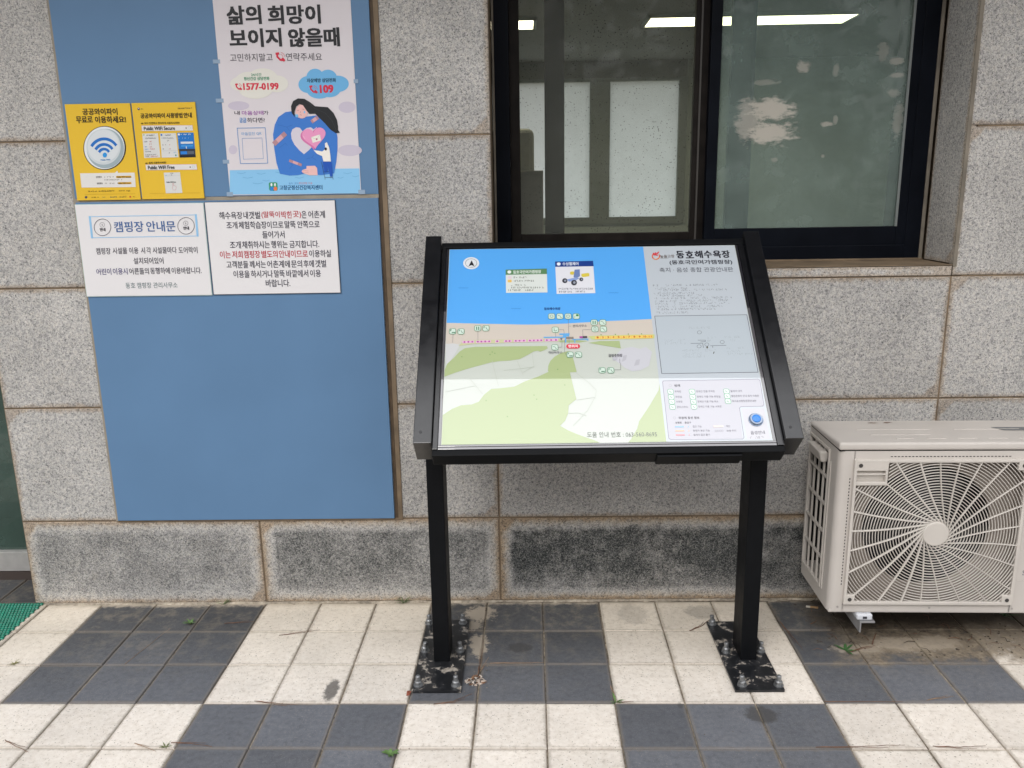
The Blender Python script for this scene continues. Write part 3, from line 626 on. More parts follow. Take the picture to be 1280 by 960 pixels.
# wood across the lane, seen mirrored in the window
wd_ = MB(); rw = random.Random(8)
LEAFD = plain('pine_foliage', (.030, .048, .026), .8, var=.5, scale=.8); BARK = plain('pine_bark', (.07, .05, .04), .9)
for k in range(30):
    x = -13+k*.95+rw.uniform(-.5, .5); y = -rw.uniform(9, 15); h = rw.uniform(3.6, 5.2); lean = rw.uniform(-.5, .5)
    wd_.cyl((x, y, -.03), (x+lean, y, h), .16, BARK, 7, .05, False)
    for q in range(420):
        z = rw.uniform(.3, h+.5); rad = 1.6*(1-abs(z/h-.45)*.7)*math.sqrt(rw.random()); a = rw.uniform(0, 2*PI)
        c = Vector((x+lean*z/h+rad*math.cos(a), y+rad*math.sin(a), z)); s_ = rw.uniform(.10, .30)
        e1 = Vector((rw.gauss(0, 1), rw.gauss(0, 1), rw.gauss(0, .5))).normalized()*s_; e2 = e1.orthogonal().normalized()*s_*rw.uniform(.3, .7)
        wd_.add([c-e1-e2*.4, c+e1*.1-e2, c+e1, c+e1*.2+e2], [(0, 1, 2, 3)], LEAFD)
tag(wd_.build('woodland'), kind='stuff')

# ------------------------------------------------------------------ blue notice board
BLUE = plain('blue_board_laminate', lin((96, 131, 168)), .42, spec=.35, var=.06, scale=3)
nb = thing('notice_board', 'tall blue notice board of two panels fixed flush on the granite wall', 'notice board', (-.96, 0, .323))
m_ = MB(); m_.box((-1.449, -.010, .327), (-.469, .002, 1.4255), BLUE, .0012); part(m_, 'lower_panel', nb)
m_ = MB(); m_.box((-1.449, -.010, 1.4375), (-.467, .002, 2.66), BLUE, .0012); part(m_, 'upper_panel', nb)
TRIM = plain('board_trim', lin((150, 142, 128)), .5, var=.15, scale=20)
m_ = MB(); m_.box((-1.451, -.0085, 1.4258), (-.467, .001, 1.4372), TRIM); part(m_, 'seam_strip', nb)
m_ = MB(); m_.box((-.4675, -.0030, .322), (-.4565, .001, 2.66), plain('shaded_sealant', (.085, .055, .032), .7, var=.4, scale=20), .001); m_.box((-.4562, -.0045, .322), (-.440, .001, 2.66), SEALANT, .002); m_.box((-1.458, -.006, .322), (-1.4495, .001, 2.66), TRIM, .001); m_.box((-1.458, -.004, .3185), (-.440, .001, .3262), SEALANT, .001); part(m_, 'edge_sealant', nb)  # strip next to the panels is sealant with the board edge's shade in its colour

YBD = -.0102
def sheet(name, label, cat, x0, x1, z0, z1, th, m, rot=0.0, curl=0.0, edge_m=None, group=None, off=0.0):
    """a flat notice on the board; returns the thing and the print plane of its face"""
    cx, cz = (x0+x1)/2, (z0+z1)/2
    r = thing(name, label, cat, (cx, YBD-off, z0), group)
    A = Vector((math.cos(rot), 0, math.sin(rot))); B = Vector((-math.sin(rot), 0, math.cos(rot))); N = Vector((0, -1, 0))
    O = Vector((cx, YBD-off, cz)); hw, hh = (x1-x0)/2, (z1-z0)/2
    s = MB()
    s.obox(O, A, B, N, (-hw, hw), (-hh, hh), (.0004, th), m, .0004 if th > .002 else 0, 1)
    if edge_m: s.obox(O, A, B, N, (-hw-.0018, hw+.0018), (-hh-.0018, hh+.0018), (.0002, th-.0008), edge_m, .0003, 1)
    part(s, 'sheet', r)
    return r, Plane(O+N*th, A, B, N)
PAPER = lambda h: plain('paper_'+h, lin(h), .55, spec=.3)
K = '26262b'

# --- tall poster with the telephone numbers
po, pp = sheet('poster', 'tall pale poster with a woman hugging a pink heart and red telephone numbers', 'poster', -.944, -.522, 1.4405, 2.035, .0012, PAPER('ddd7dc'), rot=-.0005)
q = Print(pp)
c1 = crop(260, 0, 3.692); c8 = crop(270, 80, 5.647)
ill = Print(pp)
for (x, y, rx, ry) in ((160, 295, 75, 32), (925, 305, 60, 40), (120, 605, 30, 32), (945, 610, 85, 40)): ill.ell(c8((x, y))[0], rx/5.647, ry/5.647, 'cbc3d3', 1)
# sea along the foot
sea = [c8((97, 750))[0], c8((500, 742))[0], c8((1012, 737))[0], (450.6, 241.6), (287.3, 243.2)]
ill.poly(sea, '8cc6ee', 2)
for (x, y, l) in ((150, 768, 60), (290, 772, 60), (420, 762, 50), (190, 800, 70), (330, 820, 50), (900, 768, 60), (960, 790, 50), (860, 800, 40), (560, 800, 60), (260, 840, 70)): ill.line(c8((x, y), (x+l*.5, y+6), (x+l, y-2)), .0011, '5fa3d2', 3)
# clouds with the numbers
for (x, y, rx, ry) in ((230, 130, 100, 75), (330, 110, 110, 80), (170, 140, 70, 50), (430, 140, 80, 60), (280, 180, 120, 65)): ill.ell(c8((x, y))[0], rx/5.647, ry/5.647, 'e3e1d9', 2)
for (x, y, rx, ry) in ((700, 95, 62, 62), (790, 100, 65, 60), (860, 140, 78, 58), (650, 145, 68, 60), (730, 185, 90, 60), (800, 180, 80, 55)): ill.ell(c8((x, y))[0], rx/5.647, ry/5.647, '6fb4e4', 2)
# hugging figure
BODY = '3f7ccf'
ill.poly(c8((540, 333), (490, 340), (440, 375), (415, 430), (403, 500), (412, 600), (428, 700), (452, 775), (520, 788), (580, 785), (640, 772), (740, 785), (835, 772), (850, 690), (858, 600), (858, 520), (850, 470), (790, 400), (730, 360), (640, 372), (580, 380)), BODY, 4)
for p in (((440, 430), (500, 445), (540, 430)), ((500, 445), (520, 470)), ((450, 590), (490, 560), (505, 575)), ((640, 670), (680, 660), (710, 680)), ((680, 660), (690, 640)), ((520, 740), (540, 715), (530, 700))): ill.line(c8(*p), .0007, '2c62b0', 5)
# pale empty heart and the pink heart carried to it
ill.poly(c8((622, 637), (590, 610), (555, 570), (535, 530), (530, 490), (540, 462), (565, 447), (592, 450), (612, 475), (640, 452), (670, 447), (700, 470), (700, 560), (660, 605)), 'd8d2de', 6)
def heart(cx, cy, s, col, lay, th=-.12):
    pts = []
    for k in range(36):
        t = 2*PI*k/36; x = 16*math.sin(t)**3; y = -(13*math.cos(t)-5*math.cos(2*t)-2*math.cos(3*t)-math.cos(4*t))
        pts.append((cx+(x*math.cos(th)-y*math.sin(th))*s, cy+(x*math.sin(th)+y*math.cos(th))*s))
    ill.poly(c8(*pts), col, lay)
heart(682, 522, 5.2, 'd977ae', 7); heart(694, 515, 5.2, 'eb9bc6', 8)
ill.line(c8((690, 465), (712, 448)), .0016, 'f7cfe2', 9); ill.line(c8((618, 510), (630, 530)), .0012, 'f7cfe2', 9)
ill.poly(c8((672, 517), (735, 497), (742, 540), (684, 557)), 'f2eee6', 9); ill.line(c8((672, 517), (712, 533), (735, 497)), .0007, 'b9b2a8', 10); ill.ell(c8((712, 531))[0], 1.1, 1.1, 'b24a7c', 11)
# head, hair
SK = 'eec0bd'
ill.ell(c8((607, 335))[0], 7.6, 8.8, SK, 6)
ill.poly(c8((556, 375), (535, 345), (530, 300), (545, 262), (580, 243), (625, 246), (665, 270), (700, 298), (745, 302), (790, 305), (830, 345), (855, 395), (862, 440), (862, 465), (876, 485), (845, 488), (810, 465), (770, 420), (735, 385), (700, 350), (660, 352), (640, 330), (615, 292), (590, 283), (567, 300), (556, 335)), '24262a', 7)
for p in (((640, 262), (700, 315), (770, 345)), ((770, 345), (820, 400), (850, 470))): ill.line(c8(*p), .0006, '45484e', 8)
for p in (((575, 330), (588, 326)), ((612, 318), (625, 322)), ((594, 358), (606, 361)), ((598, 335), (596, 345))): ill.line(c8(*p), .0008, '6d4a4a', 8)
ill.ell(c8((572, 366))[0], 1.8, 2, '7fc4ee', 9); ill.ell(c8((626, 340))[0], 1.0, 1.6, '7fc4ee', 9)
# plasters and the hand
def plaster(p, wd, a='b58a92', b='d9a9b0'):
    ill.line(c8(*p), wd, a, 6); (x0, y0), (x1, y1) = p; ill.line(c8((x0*.66+x1*.34, y0*.66+y1*.34), (x0*.34+x1*.66, y0*.34+y1*.66)), wd*.98, b, 7)
plaster(((415, 560), (485, 495)), .0145); plaster(((523, 683), (600, 712)), .0085); plaster(((680, 405), (715, 380)), .011)
ill.poly(c8((612, 748), (640, 738), (640, 720), (700, 718), (714, 735), (718, 785), (660, 785), (615, 770), (605, 757)), SK, 6)
for y in (752, 764): ill.line(c8((615, y), (655, y+4)), .0006, '9c6a6c', 7)
# man on the ladder
for p in (((745, 690), (772, 815)), ((800, 690), (828, 815)), ((752, 720), (800, 720)), ((760, 760), (812, 760)), ((768, 800), (825, 800))): ill.line(c8(*p), .0011, '2b3e66', 9)
ill.poly(c8((690, 608), (720, 612), (752, 618), (772, 600), (770, 560), (784, 552), (800, 590), (808, 640), (812, 688), (760, 688), (750, 650), (715, 635)), 'f3efe8', 11)
ill.ell(c8((776, 600))[0], 1.5, 1.9, '2a2730', 12)
ill.poly(c8((756, 690), (818, 690), (825, 790), (808, 795), (790, 720), (785, 760), (768, 765)), '2257b8', 11)
# logo at the foot
ill.rrect(c8((405, 865))[0], 10.8, 10.6, '3c9a72', 3, .2); ill.ell(c8((395, 880))[0], 2.4, 2.6, '2f86d6', 5); ill.ell(c8((420, 880))[0], 2.2, 2.6, 'ef7b4e', 5); ill.ell(c8((392, 852))[0], 1.2, 2, 'e8ecf2', 4); ill.ell(c8((417, 852))[0], 1.2, 2, 'e8ecf2', 4)
# frame where the code stood
for a, b_ in ((((150, 453), (348, 450), (366, 700), (173, 703)), .0016), (((185, 525), (325, 522), (335, 668), (194, 672)), .0009)): ill.line(c8(*a), b_, '4c8ccc', 3, closed=True)
ill.build('illustration', po)
def T1(cf, body, a, b_, h, s, col, bold=0.0, P=None, layer=3): (P or q).text(body, cf(a)[0], cf(b_)[0], h/s, col, bold, layer)
T1(c1, '삶의', (86, 72), (246, 67), 84, 3.692, '2c2c30', .035); T1(c1, '희망이', (276, 70), (520, 65), 84, 3.692, '2c2c30', .035)
T1(c1, '보이지', (98, 178), (340, 172), 82, 3.692, '2c2c30', .035); T1(c1, '않을때', (370, 175), (608, 170), 84, 3.692, '2c2c30', .035)
T1(c1, '고민하지말고', (102, 267), (298, 264), 36, 3.692, '3a3640', .008); T1(c1, '연락주세요', (360, 263), (526, 262), 36, 3.692, '3a3640', .008)
def phone(cf, x, y, s, sc_):
    q.line(cf((x-s*.42, y-s*.4), (x-s*.38, y), (x, y+s*.4), (x+s*.42, y+s*.45)), s*.22/sc_*.0026, 'd4344c', 4)
    q.line(cf((x-s*.52, y-s*.38), (x-s*.22, y-s*.42)), s*.26/sc_*.0026, 'd4344c', 4.6); q.line(cf((x+s*.28, y+s*.25), (x+s*.5, y+s*.48)), s*.28/sc_*.0026, 'd4344c', 4.6)
    for r in (.3, .55): q.ring(cf((x, y))[0], s*r/sc_, s*r/sc_, .0011, 'd4344c', 4, 8, -PI*.45, -.05)
phone(c1, 334, 262, 36, 3.692); phone(c8, 160, 160, 40, 5.647); phone(c8, 688, 178, 48, 5.647)
T1(c8, '24시간', (248, 76), (322, 75), 22, 5.647, '2f8a66', .02); T1(c8, '정신건강 상담전화', (197, 104), (378, 102), 24, 5.647, '2f8a66', .03)
T1(c8, '1577-0199', (192, 160), (443, 157), 46, 5.647, 'd4344c', .04)
T1(c8, '자살예방 상담전화', (641, 117), (848, 114), 28, 5.647, '1d4a63', .035); T1(c8, '109', (732, 177), (830, 175), 54, 5.647, 'd4344c', .045)
T1(c8, '내', (130, 346), (168, 345), 28, 5.647, '4a4452', .015); T1(c8, '마음상태', (183, 346), (335, 344), 30, 5.647, 'a764b4', .015); T1(c8, '가', (336, 344), (370, 344), 28, 5.647, '4a4452', .015)
T1(c8, '궁금', (165, 398), (215, 397), 34, 5.647, '3f8ad0', .02); T1(c8, '하다면?', (220, 397), (345, 395), 34, 5.647, '4a4452', .015)
T1(c8, '마음검진 QR', (180, 494), (322, 490), 24, 5.647, '6aa7dc', .01)
T1(c8, '출처 · 문의', (515, 843), (580, 842), 14, 5.647, '3f78b8', .01); T1(c8, '정신건강 기금', (585, 842), (680, 841), 14, 5.647, 'd4505c', .01)
T1(c8, '고창군정신건강복지센터', (448, 873), (752, 870), 32, 5.647, '1e5a8c', .03)
q.build('lettering', po)
TAPE = plain('clear_tape', lin((150, 172, 196)), .25, spec=.6)
for a, b_, w_, h_ in ((-.949, 1.845, .022, .012), (-.950, 1.730, .024, .012), (-.948, 1.545, .020, .012), (-.945, 1.4440, .020, .014), (-.520, 1.4445, .022, .014), (-.519, 1.78, .014, .012)):
    m_ = MB(); m_.box((a-w_/2, YBD-.0020, b_-h_/2), (a+w_/2, YBD-.0004, b_+h_/2), TAPE, .0003, 1); part(m_, 'tape', po)

# --- two yellow boards about the wireless network
YEL = PAPER('e6bd36')
y1, py1 = sheet('notice', 'yellow notice with a big round wireless emblem on the blue board', 'notice', -1.440, -1.2335, 1.432, 1.727, .004, YEL, edge_m=None)
c = crop(80, 125, 7.38); q = Print(py1); e = Print(py1)
T1(c, '공공와이파이', (170, 109), (494, 106), 60, 7.38, '3a3018', .028); T1(c, '무료로', (112, 184), (266, 181), 62, 7.38, '3a3018', .028); T1(c, '이용하세요!', (286, 182), (572, 179), 62, 7.38, '3a3018', .028)
e.ell(c((376, 443))[0], 197/7.38, 203/7.38, '2f2d2a', 1, 48); e.ell(c((373, 442))[0], 187/7.38, 196/7.38, 'e4e8ea', 2, 48); e.ell(c((382, 448))[0], 172/7.38, 182/7.38, '9fb0b8', 3, 48)
e.ell(c((366, 432))[0], 158/7.38, 165/7.38, 'cdd5da', 4, 48); e.ell(c((366, 425))[0], 145/7.38, 150/7.38, 'd8dee2', 5, 48)
for r, wd in ((150, .0088), (100, .0085), (58, .008)): e.ring(c((372, 512))[0], r*.93/7.38, r*1.02/7.38, wd, '1f6fc4', 6, 16, -PI*.80, -PI*.22)
e.ell(c((379, 508))[0], 20/7.38, 23/7.38, '2a95de', 7)
q.text('Public WiFi', c((342, 553))[0], c((428, 550))[0], 14/7.38, '2f86c4', .02, 8)
e.poly(c((148, 676), (652, 670), (664, 803), (163, 808)), 'e2e0dd', 2); e.poly(c((470, 672), (492, 652), (500, 672)), 'e2e0dd', 2)
for y, x0 in ((710, 0), (768, 8)):
    q.text('안전접속' if y == 710 else '일반접속', c((296+x0, y+2))[0], c((350+x0, y))[0], 16/7.38, '4a4440', .03); q.scribble(c((370+x0, y+1))[0], c((470+x0, y))[0], 2.0, '8d857a')
    e.rrect(c((552+x0*1.2, y-1))[0], 142/7.38 if y == 710 else 124/7.38, 19/7.38, 'dba92a', 3, .4)
    q.text('Public WiFi Secure' if y == 710 else 'Public WiFi Free', c((488+x0, y))[0], c((618+(x0 and -8), y-1))[0], 13/7.38, '4d3f18', .02, 5)
q.scribble(c((374, 737))[0], c((552, 734))[0], 1.9, '6b645c')
q.scribble(c((220, 842))[0], c((482, 838))[0], 2.2, '5d4a16', fill=.9); q.scribble(c((505, 838))[0], c((620, 836))[0], 2.1, '5d4a16', fill=.95)
q.line(c((190, 870), (655, 865)), .0006, 'a57f1a')
e.ell(c((204, 897))[0], 1.6, 1.6, '4a4a5c', 2); q.scribble(c((228, 898))[0], c((318, 897))[0], 1.8, '7a6420'); q.scribble(c((345, 897))[0], c((485, 895))[0], 2.0, '3e4f58'); q.scribble(c((515, 895))[0], c((575, 893))[0], 2.4, '4d4030'); e.rrect(c((612, 893))[0], 2, 2, 'c2452c', 2); q.scribble(c((625, 893))[0], c((655, 892))[0], 1.6, 'a57f1a')
e.build('emblem', y1); q.build('lettering', y1)
y2, py2 = sheet('notice', 'yellow notice of phone screenshots and white bars right beside the round emblem notice', 'notice', -1.2285, -1.0275, 1.4325, 1.727, .004, YEL)
c = crop(165, 125, 7.38); q = Print(py2); e = Print(py2)
e.ell(c((62, 82))[0], 1.6, 1.7, '43485e', 2); e.ell(c((62, 78))[0], .9, .7, 'd9c9c4', 3); q.scribble(c((85, 83))[0], c((180, 82))[0], 1.8, '6d5a20'); q.scribble(c((422, 78))[0], c((560, 75))[0], 2.0, '4a4a3c', fill=.95)
T1(c, '공공와이파이', (78, 147), (304, 144), 46, 7.38, '3a3018', .03); T1(c, '사용방법', (316, 143), (466, 141), 46, 7.38, '3a3018', .03); T1(c, '안내', (476, 141), (552, 139), 46, 7.38, '3a3018', .03)
T1(c, '☞ 보다 안전하고 편리하게 사용하시려면?', (84, 215), (440, 211), 20, 7.38, '4a3c14', .02)
def bar(y, x0, x1, txt, tx):
    e.poly(c((x0-2, y-27), (x1-3, y-31), (x1+4, y+22), (x0+4, y+27)), 'c9705a', 2); e.poly(c((x0, y-25), (x1-5, y-29), (x1+2, y+20), (x0+6, y+25)), 'e2dfdc', 3)
    q.text(txt, c((x0+22, y+2))[0], c((tx, y-3))[0], 32/7.38, '3c4046', .03, 5)
    e.rrect(c((x1-62, y-3))[0], 1.3, 1.6, '3c4046', 4); e.ring(c((x1-32, y-4))[0], 1.5, 1.7, .0006, '9fc4cc', 4)
bar(262, 88, 562, 'Public WiFi Secure', 398); bar(622, 126, 600, 'Public WiFi Free', 394)
e.poly(c((95, 310), (240, 307), (262, 530), (113, 535)), 'd9dad8', 2); e.poly(c((258, 307), (405, 305), (430, 528), (275, 532)), 'd9dad8', 2)
e.poly(c((417, 302), (568, 300), (588, 527), (440, 531)), '1b75c8', 2); e.poly(c((432, 452), (582, 449), (588, 527), (440, 531)), '2c3544', 3); e.poly(c((439, 512), (586, 509), (588, 527), (440, 531)), '151a22', 4)
e.poly(c((449, 385), (563, 383), (565, 402), (451, 405)), 'd5dbe2', 4); e.poly(c((454, 415), (563, 412), (565, 430), (456, 433)), '3b93dd', 4); e.poly(c((448, 474), (508, 472), (511, 500), (450, 502)), '2a80d8', 4); e.poly(c((511, 472), (572, 470), (575, 497), (513, 500)), '5a626e', 4)
e.ell(c((434, 318))[0], 1.2, 1.3, 'e8eef4', 4); q.scribble(c((450, 318))[0], c((550, 316))[0], 1.8, 'e8eef4', 5); q.scribble(c((432, 352))[0], c((530, 350))[0], 1.3, 'bcd6ee', 5); e.poly(c((498, 427), (510, 437), (505, 438), (508, 450), (503, 449), (500, 441)), 'f2f2f2', 6)
e.ell(c((110, 322))[0], .8, .9, 'a9bb4a', 3); e.rrect(c((272, 322))[0], 2.2, 2.2, '2a6fc0', 3)
for (x0, x1, y, col) in ((132, 206, 326, '44464c'), (125, 228, 354, '6a6c72'), (110, 145, 386, '55575c'), (162, 190, 384, 'c25a60'), (160, 184, 408, 'c25a60'), (118, 146, 433, '4a90d0'), (166, 184, 432, 'c25a60'), (120, 152, 456, '4a90d0'), (168, 218, 453, 'c25a60'), (122, 184, 477, '55575c'), (126, 226, 505, '6a6c72'), (128, 160, 522, '55575c'), (176, 240, 520, 'c25a60'),
                         (305, 356, 324, '44464c'), (275, 398, 352, '8a8c90'), (322, 348, 377, '6a6c72'), (283, 318, 414, '55575c'), (335, 354, 413, 'c25a60'), (286, 300, 452, '55575c'), (340, 358, 451, 'c25a60'), (342, 358, 488, '6a6c72'), (388, 412, 485, '6ab0d8')): q.scribble(c((x0, y))[0], c((x1, y-2))[0], 1.7, col, 4, .95)
e.ell(c((405, 510))[0], .9, 1.2, '4f9a8a', 3); e.line(c((272, 470), (418, 467)), .0005, 'b4b8bb', 3)
T1(c, '☞ 쉽게 사용하시려면?', (124, 582), (316, 577), 20, 7.38, '4a3c14', .02)
e.poly(c((293, 670), (443, 666), (465, 857), (313, 862)), 'd9dad8', 2); q.scribble(c((356, 676))[0], c((384, 675))[0], 1.4, '55575c', 4); q.scribble(c((364, 692))[0], c((380, 691))[0], 1.4, '55575c', 4); e.line(c((300, 700), (443, 696)), .0004, 'b4b8bb', 3); q.scribble(c((307, 695))[0], c((325, 694))[0], 1.4, '6ab0d8', 4)
q.text('Public WiFi Free', c((320, 759))[0], c((406, 756))[0], 11/7.38, '3c4046', .03, 5)
e.line(c((376, 768), (378, 800), (372, 806), (380, 830), (405, 830), (410, 800), (396, 790), (386, 792), (384, 768)), .0007, 'c9707a', 4, closed=True)
q.line(c((165, 862), (630, 856)), .0005, 'b8891c')
e.build('screenshots', y2); q.build('lettering', y2)

# --- two white boards
WHT = PAPER('e4e2e4'); EDG = plain('acrylic_edge', lin((196, 216, 210)), .2)
w1, pw1 = sheet('notice', 'white campsite notice with a light blue framed heading and two round emblems', 'notice', -1.4495, -1.0345, 1.1225, 1.4175, .0045, WHT, rot=-.002, edge_m=EDG)
c = crop(95, 250, 7.529); q = Print(pw1)
LB = '94c4ea'
q.line(c((122, 157), (1135, 140)), .0022, LB); q.line(c((155, 355), (1150, 338)), .0022, LB); q.line(c((130, 157), (152, 355)), .0068, LB, 2.6); q.line(c((1128, 140), (1145, 338)), .0068, LB, 2.6)
for x, y in ((250, 257), (1036, 243)):
    q.ring(c((x, y))[0], 78/7.529, 78/7.529, .0017, '52505a', 3, 40); q.ring(c((x-3, y-24))[0], 22/7.529, 22/7.529, .0009, '6d6b74', 3, 20); q.text('i', c((x-8, y-24))[0], c((x+2, y-24))[0], 18/7.529, '8a8890', .0); q.text('안내', c((x-26, y+22))[0], c((x+28, y+21))[0], 30/7.529, '3a3840', .04)
T1(c, '캠핑장', (360, 254), (637, 249), 98, 7.529, '41659c', .014); T1(c, '안내문', (662, 249), (936, 246), 98, 7.529, '41659c', .014)
def words(cf, s, h, col, bold, *items):
    for t, x0, x1, y0, y1 in items: q.text(t, cf((x0, y0))[0], cf((x1, y1))[0], h/s, col, bold)
D2 = '504e58'
words(c, 7.529, 60, D2, .012, ('캠핑장', 190, 326, 482, 480), ('시설물', 345, 482, 478, 477), ('이용', 500, 588, 476, 475), ('시', 612, 650, 475, 475), ('각', 664, 706, 474, 474), ('시설물마다', 722, 948, 473, 471), ('도어락이', 965, 1144, 472, 470), ('설치되어있어', 542, 824, 573, 570))
words(c, 7.529, 60, '55507c', .012, ('어린이', 192, 332, 676, 673), ('이용시', 348, 486, 672, 671)); words(c, 7.529, 60, D2, .012, ('어른들의', 502, 686, 671, 668), ('동행하에', 700, 884, 667, 665), ('이용바랍니다.', 900, 1182, 665, 662))
words(c, 7.529, 54, '5c7478', .01, ('동호', 468, 558, 806, 804), ('캠핑장', 575, 710, 804, 802), ('관리사무소', 728, 956, 802, 800))
q.build('lettering', w1)
w2, pw2 = sheet('notice', 'white notice of eight centred lines with some words in red', 'notice', -1.0275, -.6085, 1.1235, 1.4195, .0045, WHT, rot=.001, edge_m=plain('board_edge', lin((70, 78, 92)), .5))
c = crop(90, 235, 3.657); q = Print(pw2); RD = 'bf4450'; D2 = '474653'
def row(y, *it):
    for t, x0, x1, col in it: q.text(t, c((x0, y-(x0-920)*.012))[0], c((x1, y-(x1-920)*.012))[0], 33/3.657, col, .012)
row(123, ('해수욕장', 673, 779, D2), ('내', 784, 804, D2), ('갯벌', 808, 860, D2), ('(말뚝이', 866, 950, RD), ('박힌', 956, 1004, RD), ('곳)', 1010, 1048, RD), ('은', 1050, 1072, D2), ('어촌계', 1080, 1156, D2))
row(168, ('조개', 706, 756, D2), ('체험학습장이므로', 762, 966, D2), ('말뚝', 972, 1022, D2), ('안쪽으로', 1030, 1132, D2)); row(213, ('들어가서', 870, 972, D2))
row(258, ('조개', 722, 772, D2), ('채취하시는', 778, 904, D2), ('행위는', 910, 986, D2), ('금지합니다.', 994, 1130, D2))
row(302, ('이는', 676, 726, RD), ('저희', 732, 780, RD), ('캠핑장', 786, 860, RD), ('별도의', 866, 940, RD), ('안내이므로', 946, 1078, RD), ('이용하실', 1084, 1184, D2))
row(348, ('고객분들', 706, 806, D2), ('께서는', 812, 886, D2), ('어촌계에', 892, 996, D2), ('문의', 1002, 1052, D2), ('후에', 1058, 1106, D2), ('갯벌', 1112, 1162, D2))
row(392, ('이용을', 738, 812, D2), ('하시거나', 818, 918, D2), ('말뚝', 924, 972, D2), ('바깥에서', 980, 1080, D2), ('이용', 1088, 1138, D2)); row(435, ('바랍니다.', 886, 998, D2))
q.build('lettering', w2)

# ------------------------------------------------------------------ the tactile map sign on two posts
BLK = plain('black_powder_coat', (.0060, .0066, .0085), .20, spec=.85, var=.12, scale=30, bump=.05, bscale=900)
MATT = plain('matt_black_post', (.0062, .0068, .0080), .45, spec=.10, var=.12, scale=30, bump=.05, bscale=900)
PLATE = None
def plate_mat():
    m, t, b, N, L = nm('black_plate_with_grit'); vec = N.new('ShaderNodeTexCoord').outputs['Object']
    n = noise(N, L, vec, 26, 6, .65, .4); n2 = noise(N, L, vec, 90, 4, .6)
    f = maprange(N, L, math_(N, L, 'ADD', n, math_(N, L, 'MULTIPLY', math_(N, L, 'SUBTRACT', n2, .5), .22)), .55, .61)
    sand = ramp(N, [(.3, (.16, .14, .12)), (.6, (.40, .36, .31))]); L.new(n2, sand.inputs[0])
    film = mix(N, L, maprange(N, L, n, .42, .56, 0, .35), (.011, .012, .014, 1), (.05, .05, .055, 1))
    L.new(mix(N, L, math_(N, L, 'MULTIPLY', f, .9), film, sand.outputs[0]), b.inputs['Base Color'])
    L.new(maprange(N, L, f, 0, 1, .28, .9, False), b.inputs['Roughness'])
    bp = N.new('ShaderNodeBump'); bp.inputs['Strength'].default_value = .8; bp.inputs['Distance'].default_value = .003; L.new(f, bp.inputs['Height']); L.new(bp.outputs[0], b.inputs['Normal'])
    return m
PLATE = plate_mat()
ZINC = plain('zinc_bolt', (.30, .31, .32), .42, metal=.75, var=.25, scale=60)
sg = thing('information_sign', 'black two-post information sign with a sloping beach map panel', 'sign', (.20, -.355, 0))
SU = Vector((.9999585, .0091116, 0)); SV = Vector((-.0064507, .7079340, .7062492)); SN = Vector((.0064350, -.7062199, .7079634)); SO = Vector((-.233844, -.566, .769602))
PW, PH = .9013, .6970
# posts, plates, bolts
for (x0, xc, plx, ply, bolts) in ((-.300, -.275, (-.350, -.204), (-.560, -.147), ((-.333, -.531), (-.221, -.532), (-.335, -.343), (-.223, -.344), (-.341, -.170), (-.226, -.168))),
                                  (.655, .680, (.600, .745), (-.563, -.169), ((.626, -.539), (.733, -.540), (.622, -.358), (.731, -.355), (.616, -.186), (.728, -.186)))):
    yt = lambda y: SO.z+(y-SO.y)/SV.y*SV.z-.06
    m_ = MB(); b = bmesh.new(); bmesh.ops.create_cube(b, size=1)
    for v in b.verts:
        y = -.405 if v.co.y < 0 else -.305; v.co = Vector((x0+(v.co.x+.5)*.050, y, .008 if v.co.z < 0 else yt(y)))
    bmesh.ops.bevel(b, geom=b.edges[:], offset=.003, segments=2, profile=.6, affect='EDGES'); m_.bm(b, MATT); po_ = part(m_, 'post', sg)
    m_ = MB(); m_.box((plx[0], ply[0], .0015), (plx[1], ply[1], .0095), PLATE, .0012); bp_ = part(m_, 'base_plate', sg)
    for bx, by in bolts:
        k = MB(); t = random.uniform(-.004, .004)
        k.cyl((bx, by, .0095), (bx, by, .0125), .0145, ZINC, 18); k.cyl((bx, by, .0125), (bx, by, .0225), .0115, ZINC, 6, smooth=False); k.cyl((bx, by, .0225), (bx+t*.3, by, .026), .0105, ZINC, 16, .0085)
        k.cyl((bx, by, .026), (bx+t*.6, by, .040), .0072, ZINC, 12); k.cyl((bx+t*.6, by, .040), (bx+t*.6, by, .042), .0072, ZINC, 12, .005)
        part(k, 'bolt', sg, bp_)
# gusset between right post and panel
m_ = MB(); m_.add([(.628, -.40, .83), (.655, -.40, .78), (.655, -.40, .86), (.628, -.394, .83), (.655, -.394, .78), (.655, -.394, .86)], [(0, 1, 2), (5, 4, 3), (0, 3, 4, 1), (1, 4, 5, 2), (2, 5, 3, 0)], BLK); part(m_, 'gusset', sg)
